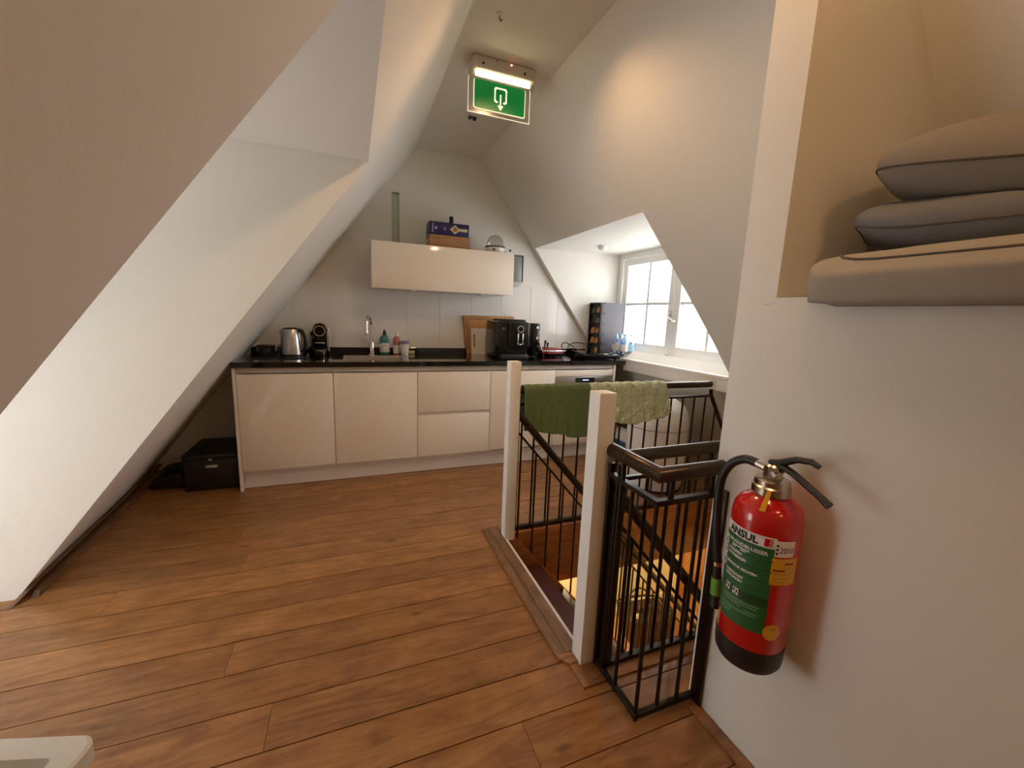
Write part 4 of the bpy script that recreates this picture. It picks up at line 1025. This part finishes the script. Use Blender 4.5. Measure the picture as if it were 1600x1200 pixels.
# long seat cushion, hanging a little over the niche edge
def seat_warp(p):
    t = max(0.0, (1.84-p.x)/.06)
    return Vector((p.x, p.y, p.z-.038*min(1, t)**2))
sc_, pt = box_cushion('seat_cushion', 'long flat beige seat cushion at the bottom of the niche', (2.18, -3.20, 1.4175), (.83, 1.47, .100), CUSHS, q=8, pw=18, warp=seat_warp)
seam(sc_, pt, .745); seam(sc_, pt, .255)
def turn(p, a=math.radians(21), cx=1.87, cy=-2.50):
    x, y = p.x-cx, p.y-cy
    return Vector((cx+x*math.cos(a)-y*math.sin(a), cy+x*math.sin(a)+y*math.cos(a), p.z))
def lid_z(y): return 1.600+.13*min(0, y+2.55)          # where the two pillows press on each other
def mid_warp(p):
    p = turn(p); k = min(0, p.y+2.5)
    z = p.z + .10*k + .009*math.sin(p.y*17+p.x*9)
    return Vector((p.x, p.y, max(1.471, min(z, lid_z(p.y)-.002))))
mc, pt = box_cushion('pillow', 'thin blue-grey pillow squeezed in the middle of the cushion stack', (2.065, -2.905, 1.556), (.40, .82, .155), CUSHB, q=2.2, pw=5, warp=mid_warp)
seam(mc, pt, .44)
def top_warp(p):
    p = turn(p); k = min(0, p.y+2.5)
    return Vector((p.x, p.y, max(p.z + .16*k + .05*(p.x-1.87), lid_z(p.y)+.001)))
tc_, pt = box_cushion('pillow', 'big plump grey pillow on top of the cushion stack', (2.070, -2.955, 1.680), (.40, .86, .225), CUSH, q=2.1, pw=7, warp=top_warp)
seam(tc_, pt, .47)

# ------------------------------------------------------------------ fire extinguisher
ex = thing('fire_extinguisher', 'red fire extinguisher with green label hanging on the white partition', 'fire extinguisher', (1.725, -2.515, .41))
EC = Vector((1.722, -2.515, 0)); ER = .080; Z0, Z1 = .408, .858
vd = (EC-CAM); vd.z = 0; vd.normalize(); rt = Vector((-vd.y*-1, -vd.x, 0)); rt = Vector((vd.y, -vd.x, 0))
def ep(th, z, r=ER): a = math.radians(th); return EC - vd*(r*math.cos(a)) + rt*(r*math.sin(a)) + Vector((0, 0, z))
MB().lathe(EC, [(ER*.995, Z0+.065), (ER, Z0+.067), (ER, Z1-.045), (ER*.95, Z1-.022), (ER*.82, Z1-.006), (ER*.6, Z1+.006), (.036, Z1+.014), (.034, Z1+.02), (0, Z1+.02)], 48).build('cylinder', RED, ex, 50)
MB().lathe(EC, [(0, Z0), (ER*.90, Z0), (ER*.985, Z0+.012), (ER*1.012, Z0+.03), (ER*1.012, Z0+.066), (ER*.9, Z0+.066)], 48).build('base_cup', RUBBER, ex, 50)
MB().lathe(EC, [(0, Z1+.012), (.039, Z1+.012), (.044, Z1+.016), (.044, Z1+.034), (.040, Z1+.037), (.040, Z1+.050), (.034, Z1+.053), (0, Z1+.052)], 32).build('collar', BRASS, ex, 40)
vl = MB(); vl.lathe(EC, [(0, Z1+.05), (.022, Z1+.05), (.022, Z1+.085), (.016, Z1+.09), (0, Z1+.09)], 8); vl.build('valve', BRASS, ex, 30)
MB().lathe(ep(-5, Z1+.068, .024), [(0, 0), (.008, 0), (.008, .012), (0, .012)], 12, 'x').build('pin', CHROME, ex, 40)
def P3(along, out, z):       # along: towards the viewer's right on the wall (-Y), out: away from the wall
    return (EC.x-out, EC.y-along, z)
b = MB(); b.tube([P3(-.012, .0, Z1+.090), P3(.015, .0, Z1+.098), P3(.055, .004, Z1+.121), P3(.088, .006, Z1+.127), P3(.106, .006, Z1+.121)], [.008, .010, .008, .0075, .006], 10); b.build('lever', RUBBER, ex, 50)
b = MB(); b.tube([P3(.005, .0, Z1+.094), P3(.05, .004, Z1+.085), P3(.12, .010, Z1+.056), P3(.142, .012, Z1+.045)], [.009, .0085, .008, .0095], 10); b.build('carry_handle', RUBBER, ex, 50)
MB().tube([P3(.0, .0, Z1+.07), P3(.03, .0, Z1+.092)], .010, 8).build('lever_block', RUBBER, ex, 40)
b = MB(); b.tube([P3(-.015, .01, Z1+.075), P3(-.045, .012, Z1+.080)], .010, 10); b.build('hose_fitting', CHROME, ex, 40)
hp = spline([P3(-.04, .012, Z1+.080), P3(-.07, .016, Z1+.080), P3(-.105, .02, Z1+.055), P3(-.128, .022, Z1+.005), P3(-.130, .022, Z1-.08), P3(-.120, .022, Z1-.17), P3(-.108, .02, Z1-.245)], 6)
MB().tube(hp, .0118, 12).build('hose', RUBBER, ex, 50)
b = MB(); b.tube([P3(-.108, .02, Z1-.240), P3(-.107, .02, Z1-.252)], .0125, 12); b.build('hose_clip', CHROME, ex, 40)
b = MB(); b.tube([P3(-.107, .02, Z1-.250), P3(-.103, .02, Z1-.31), P3(-.097, .02, Z1-.375)], [.011, .014, .017], 12); b.build('nozzle', RUBBER, ex, 50)
b = MB(); b.tube([P3(-.1045, .02, Z1-.288), P3(-.1005, .02, Z1-.338)], [.0142, .0162], 12); b.build('green_grip', mat('green_grip', (.12, .36, .05), .4), ex, 50)
b = MB(); b.box((EC.x+.070, EC.y-.03, Z1-.16), (XP, EC.y+.03, Z1-.10), .003); b.build('wall_bracket', BLACKM, ex, 30)
def patch(name, t0, t1, z0, z1, m, r=ER+.0006, sl=0.0):
    b = MB(); n = max(4, int(abs(t1-t0)/4))
    b.grid(lambda u, v: ep(t0+(t1-t0)*u, z0+(z1-z0)*v, r), n, 1)
    return b.build(name, m, ex, 60)
LT, LB = .760, .530
patch('green_label', -80, 21, LB, LT, GREENL)
for z in (.728, .700, .672, .644): patch('label_stripe', -60, 20.5, z-.002, z, GREEND, ER+.0010)
patch('dark_panel', -62, 20.5, .604, .628, GREEND, ER+.0011)
for z0, z1 in ((.718, .745), (.690, .714), (.660, .686)): patch('pictogram_field', -80, -66, z0, z1, WHITEL, ER+.0011)
for z0, z1 in ((.722, .738), (.696, .708), (.664, .680)): patch('pictogram', -76, -70, z0, z1, BLACKL, ER+.0015)
patch('brand_strip', -80, 21, LT, LT+.028, WHITEL)
patch('brand_mark', 2, 15, LT+.004, LT+.024, RED, ER+.0012)
for k in range(3): patch('mark_line', 9+k*.5, 15.2, LT+.007+.006*k, LT+.009+.006*k, WHITEL, ER+.0016)
patch('year_tag', 19, 52, .742, .783, WHITEL, ER+.0010)
patch('yellow_label', 17, 66, .668, .738, YELL, ER+.0008)
for z, a0, a1 in ((.722, 38, 54), (.704, 20, 40), (.697, 20, 52), (.684, 20, 52), (.676, 20, 48)): patch('yellow_print', a0, a1, z, z+(.005 if a1-a0 < 22 else .0015), BROWNP if a1-a0 < 22 else GOLD, ER+.0013)
b = MB(); n = 28
cth, cz = 34, .538
vc = b.bm.verts.new(ep(cth, cz, ER+.0009)); rg_ = [b.bm.verts.new(ep(cth+math.degrees(.0215*math.cos(2*PI*k/n)/ER), cz+.0220*math.sin(2*PI*k/n), ER+.0009)) for k in range(n)]
for k in range(n): b.bm.faces.new((vc, rg_[k], rg_[(k+1) % n]))
b.build('round_sticker', YELL, ex)
patch('round_sticker_print', 29, 41, .545, .549, GOLD, ER+.0014)
b = MB(); b.grid(lambda u, v: ep(-14+10*u+6*v, Z1-.012+.048*v, ER*.78-.02*v+.012), 4, 4)
b.build('seal_tag', YELL, ex)
def ct_(th0, z, r=ER+.0014): return lambda x, y: ep(th0+math.degrees(x/ER), z+y, r)
text_mesh('brand_lettering', 'ANSUL', .026, BLACKL, ex, ct_(-64, LT+.0045), bold=.0011, sx=.98)
text_mesh('title_lettering', 'BRANDBLUSSER', .0130, WHITEL, ex, ct_(-60, .7405), bold=.0003, sx=1.05)
for z, a0, a1 in ((.7335, -52, -18), (.7285, -54, -44), (.7285, -34, -24)): patch('small_print', a0, a1, z, z+.003, WHITEL, ER+.0013)
text_mesh('instruction_lettering', 'BORGPEN', .0095, WHITEL, ex, ct_(-61, .7165), bold=.0004)
text_mesh('instruction_lettering', 'UITTREKKEN', .0095, WHITEL, ex, ct_(-61, .7045), bold=.0004)
text_mesh('instruction_lettering', 'SPUITSTUK RICHTEN', .0088, WHITEL, ex, ct_(-61, .6790), bold=.0004)
text_mesh('instruction_lettering', 'KNIJPKRAAN', .0092, WHITEL, ex, ct_(-61, .6570), bold=.0004)
text_mesh('instruction_lettering', 'INDRUKKEN', .0092, WHITEL, ex, ct_(-61, .6460), bold=.0004)
text_mesh('year_lettering', '2010', .0205, BLACKL, ex, ct_(25.5, .7525), bold=.0001, sx=.84)
for z in (.748, .758, .768): patch('year_print', 20.5, 24, z, z+.006, BLACKL, ER+.0014)
# fire-class pictograms and fine print
for t0 in (-56, -38):
    patch('class_pictogram', t0, t0+11, .607, .626, WHITEL, ER+.0014)
    patch('class_print', t0+1.5, t0+4.5, .615, .624, BLACKL, ER+.0018); patch('class_print', t0+6.5, t0+9.5, .613, .622, BLACKL, ER+.0018); patch('class_print', t0+3, t0+8, .6085, .611, BLACKL, ER+.0018)
for i, (a0, a1) in enumerate(((-60, 8), (-60, 5), (-60, -20), (-15, 9), (-60, 4), (-62, -35), (-62, -38), (-62, -40))):
    z = .596-.0068*i
    patch('fine_print', a0, a1, z, z+.0022, mat('pale_green_print', (.25, .42, .26), .5) if i == 0 else bpy.data.materials['pale_green_print'], ER+.0012)

# ------------------------------------------------------------------ emergency exit sign
es = thing('exit_sign', 'lit green emergency exit sign with arrow hanging from the ceiling', 'exit sign', (1.55, -.80, 2.384))
MB().box((1.372, -.845, 2.592), (1.742, -.72, ZC), .018, 3).build('housing', BODYW, es, 40)
MB().prism([(1.375, -.835, 2.594), (1.375, -.76, 2.594), (1.375, -.775, 2.556), (1.375, -.812, 2.556)], (.364, 0, 0), .003).build('diffuser', EDGE, es, 30)
b = MB(); b.tube([(1.395, -.805, 2.576), (1.712, -.805, 2.576)], .010, 12); b.build('tube_lamp', TUBE, es, 40)
MB().box((1.356, -.803, 2.384), (1.718, -.798, 2.556)).build('acrylic_panel', EDGE, es)
b = MB(); X0, X1, Zb, Zt = 1.356, 1.718, 2.384, 2.556
b.box((X0-.0015, -.8035, Zb-.0015), (X1+.0015, -.7975, Zb+.001)); b.box((X0-.0015, -.8035, Zb), (X0+.001, -.7975, Zt)); b.box((X1-.001, -.8035, Zb), (X1+.0015, -.7975, Zt))
b.build('panel_edge', EDGEW, es)
def rrx(x0, z0, x1, z1, r, y):
    return [(p[0], y, p[1]) for p in rr(x0, z0, x1, z1, r, 0)]
b = MB(); b.prism(rrx(1.384, 2.404, 1.690, 2.552, .012, -.8052), (0, .0012, 0)); b.build('white_border', SIGNW, es)
b = MB(); b.prism(rrx(1.389, 2.409, 1.685, 2.552, .010, -.8064), (0, .0012, 0)); b.build('green_field', SIGNG, es)
cx, y_ = 1.540, -.8078
b = MB()
ov_ = [(cx-.017, 2.458), (cx-.024, 2.458)] + [(cx-.0245-.0085*math.sin(t*PI/8), 2.4665-.0085*math.cos(t*PI/8)) for t in range(1, 5)]
ov_ += [(cx-.033, 2.518)] + [(cx-.0245-.0085*math.cos(t*PI/8), 2.5185+.0085*math.sin(t*PI/8)) for t in range(1, 5)]
ov_ = ov_ + [(2*cx-x, z) for x, z in ov_[::-1]]
pth = [Vector((x, y_, z)) for x, z in ov_]
for p, q in zip(pth, pth[1:]):
    d = (q-p); L_ = d.length
    if L_ < 1e-6: continue
    d /= L_; n_ = Vector((-d.z, 0, d.x))*.0042; e_ = d*.0012
    b.prism([p-n_-e_, q-n_+e_, q+n_+e_, p+n_-e_], (0, .0012, 0))
b.build('door_print', SIGNW, es)
b = MB(); b.box((cx-.0042, y_, 2.440), (cx+.0042, y_+.0012, 2.498)); b.prism([(cx-.0185, y_, 2.442), (cx+.0185, y_, 2.442), (cx, y_, 2.4165)], (0, .0012, 0))
b.build('arrow_print', SIGNW, es)
MB().lathe((1.585, -.8445, 2.637), [(0, -.002), (.004, -.002), (.004, .003), (0, .003)], 10, 'y').build('status_light', LED, es)
for x in (1.425, 1.665): MB().box((x-.006, -.8465, 2.606), (x+.006, -.8445, 2.618)).build('clip', BLACKM, es)
MB().lathe((1.50, -.8455, 2.638), [(0, 0), (.004, 0), (.004, .002), (0, .002)], 10, 'y').build('test_hole', BLACKM, es)
# ceiling hook, little bracket, ceiling lamp
hk = thing('ceiling_hook', 'tiny metal hook in the ceiling above the exit sign', 'hook', (1.405, -1.157, 2.63))
MB().lathe((1.405, -1.157, ZC-.006), [(0, 0), (.014, 0), (.016, .006), (0, .006)], 14).build('plate', WALL, hk, 40)
b = MB(); b.tube(spline([(1.405, -1.157, ZC-.004), (1.406, -1.157, ZC-.02), (1.412, -1.157, ZC-.027), (1.418, -1.157, ZC-.02)], 4), .0028, 8); b.build('hook', GREYP, hk, 40)
ck = thing('ceiling_clip', 'small dark clip on the ceiling below the exit sign', 'clip', (1.558, -.14, 2.63))
b = MB(); b.box((1.530, -.148, ZC-.010), (1.590, -.132, ZC), .002); b.build('clip_base', GREYP, ck, 30)
b = MB(); b.lathe((1.54, -.14, ZC-.018), [(0, 0), (.010, 0), (.010, .009), (0, .009)], 10); b.lathe((1.575, -.14, ZC-.020), [(0, 0), (.012, 0), (.012, .011), (0, .011)], 10); b.build('clip_jaw', BLACKM, ck, 40)
def downlight(label, x, y, e, soft=.04):
    d = thing('ceiling_spotlight', label, 'lamp', (x, y, ZC-.01))
    MB().lathe((x, y, ZC-.007), [(.036, 0), (.046, 0), (.050, .004), (.050, .009), (.036, .009)], 26).build('ring', WHITEP, d, 40)
    MB().lathe((x, y, ZC-.003), [(0, 0), (.036, 0), (.036, .004), (0, .004)], 22).build('bulb', LAMPE, d, 40)
    light('spotlight_beam', 'SPOT', (x, y, ZC-.012), e, WARM, spot_size=math.radians(150), spot_blend=.5, shadow_soft_size=soft)
downlight('round lit spotlight in the ceiling at the top edge of the picture', 1.592, -1.335, 40)
downlight('ceiling spotlight just above the viewer, outside the picture', 1.57, -2.55, 24, .12)
downlight('ceiling spotlight behind the viewer', 1.56, -3.75, 22, .15)
downlight('ceiling spotlight farthest behind the viewer', 1.56, -4.8, 20, .15)
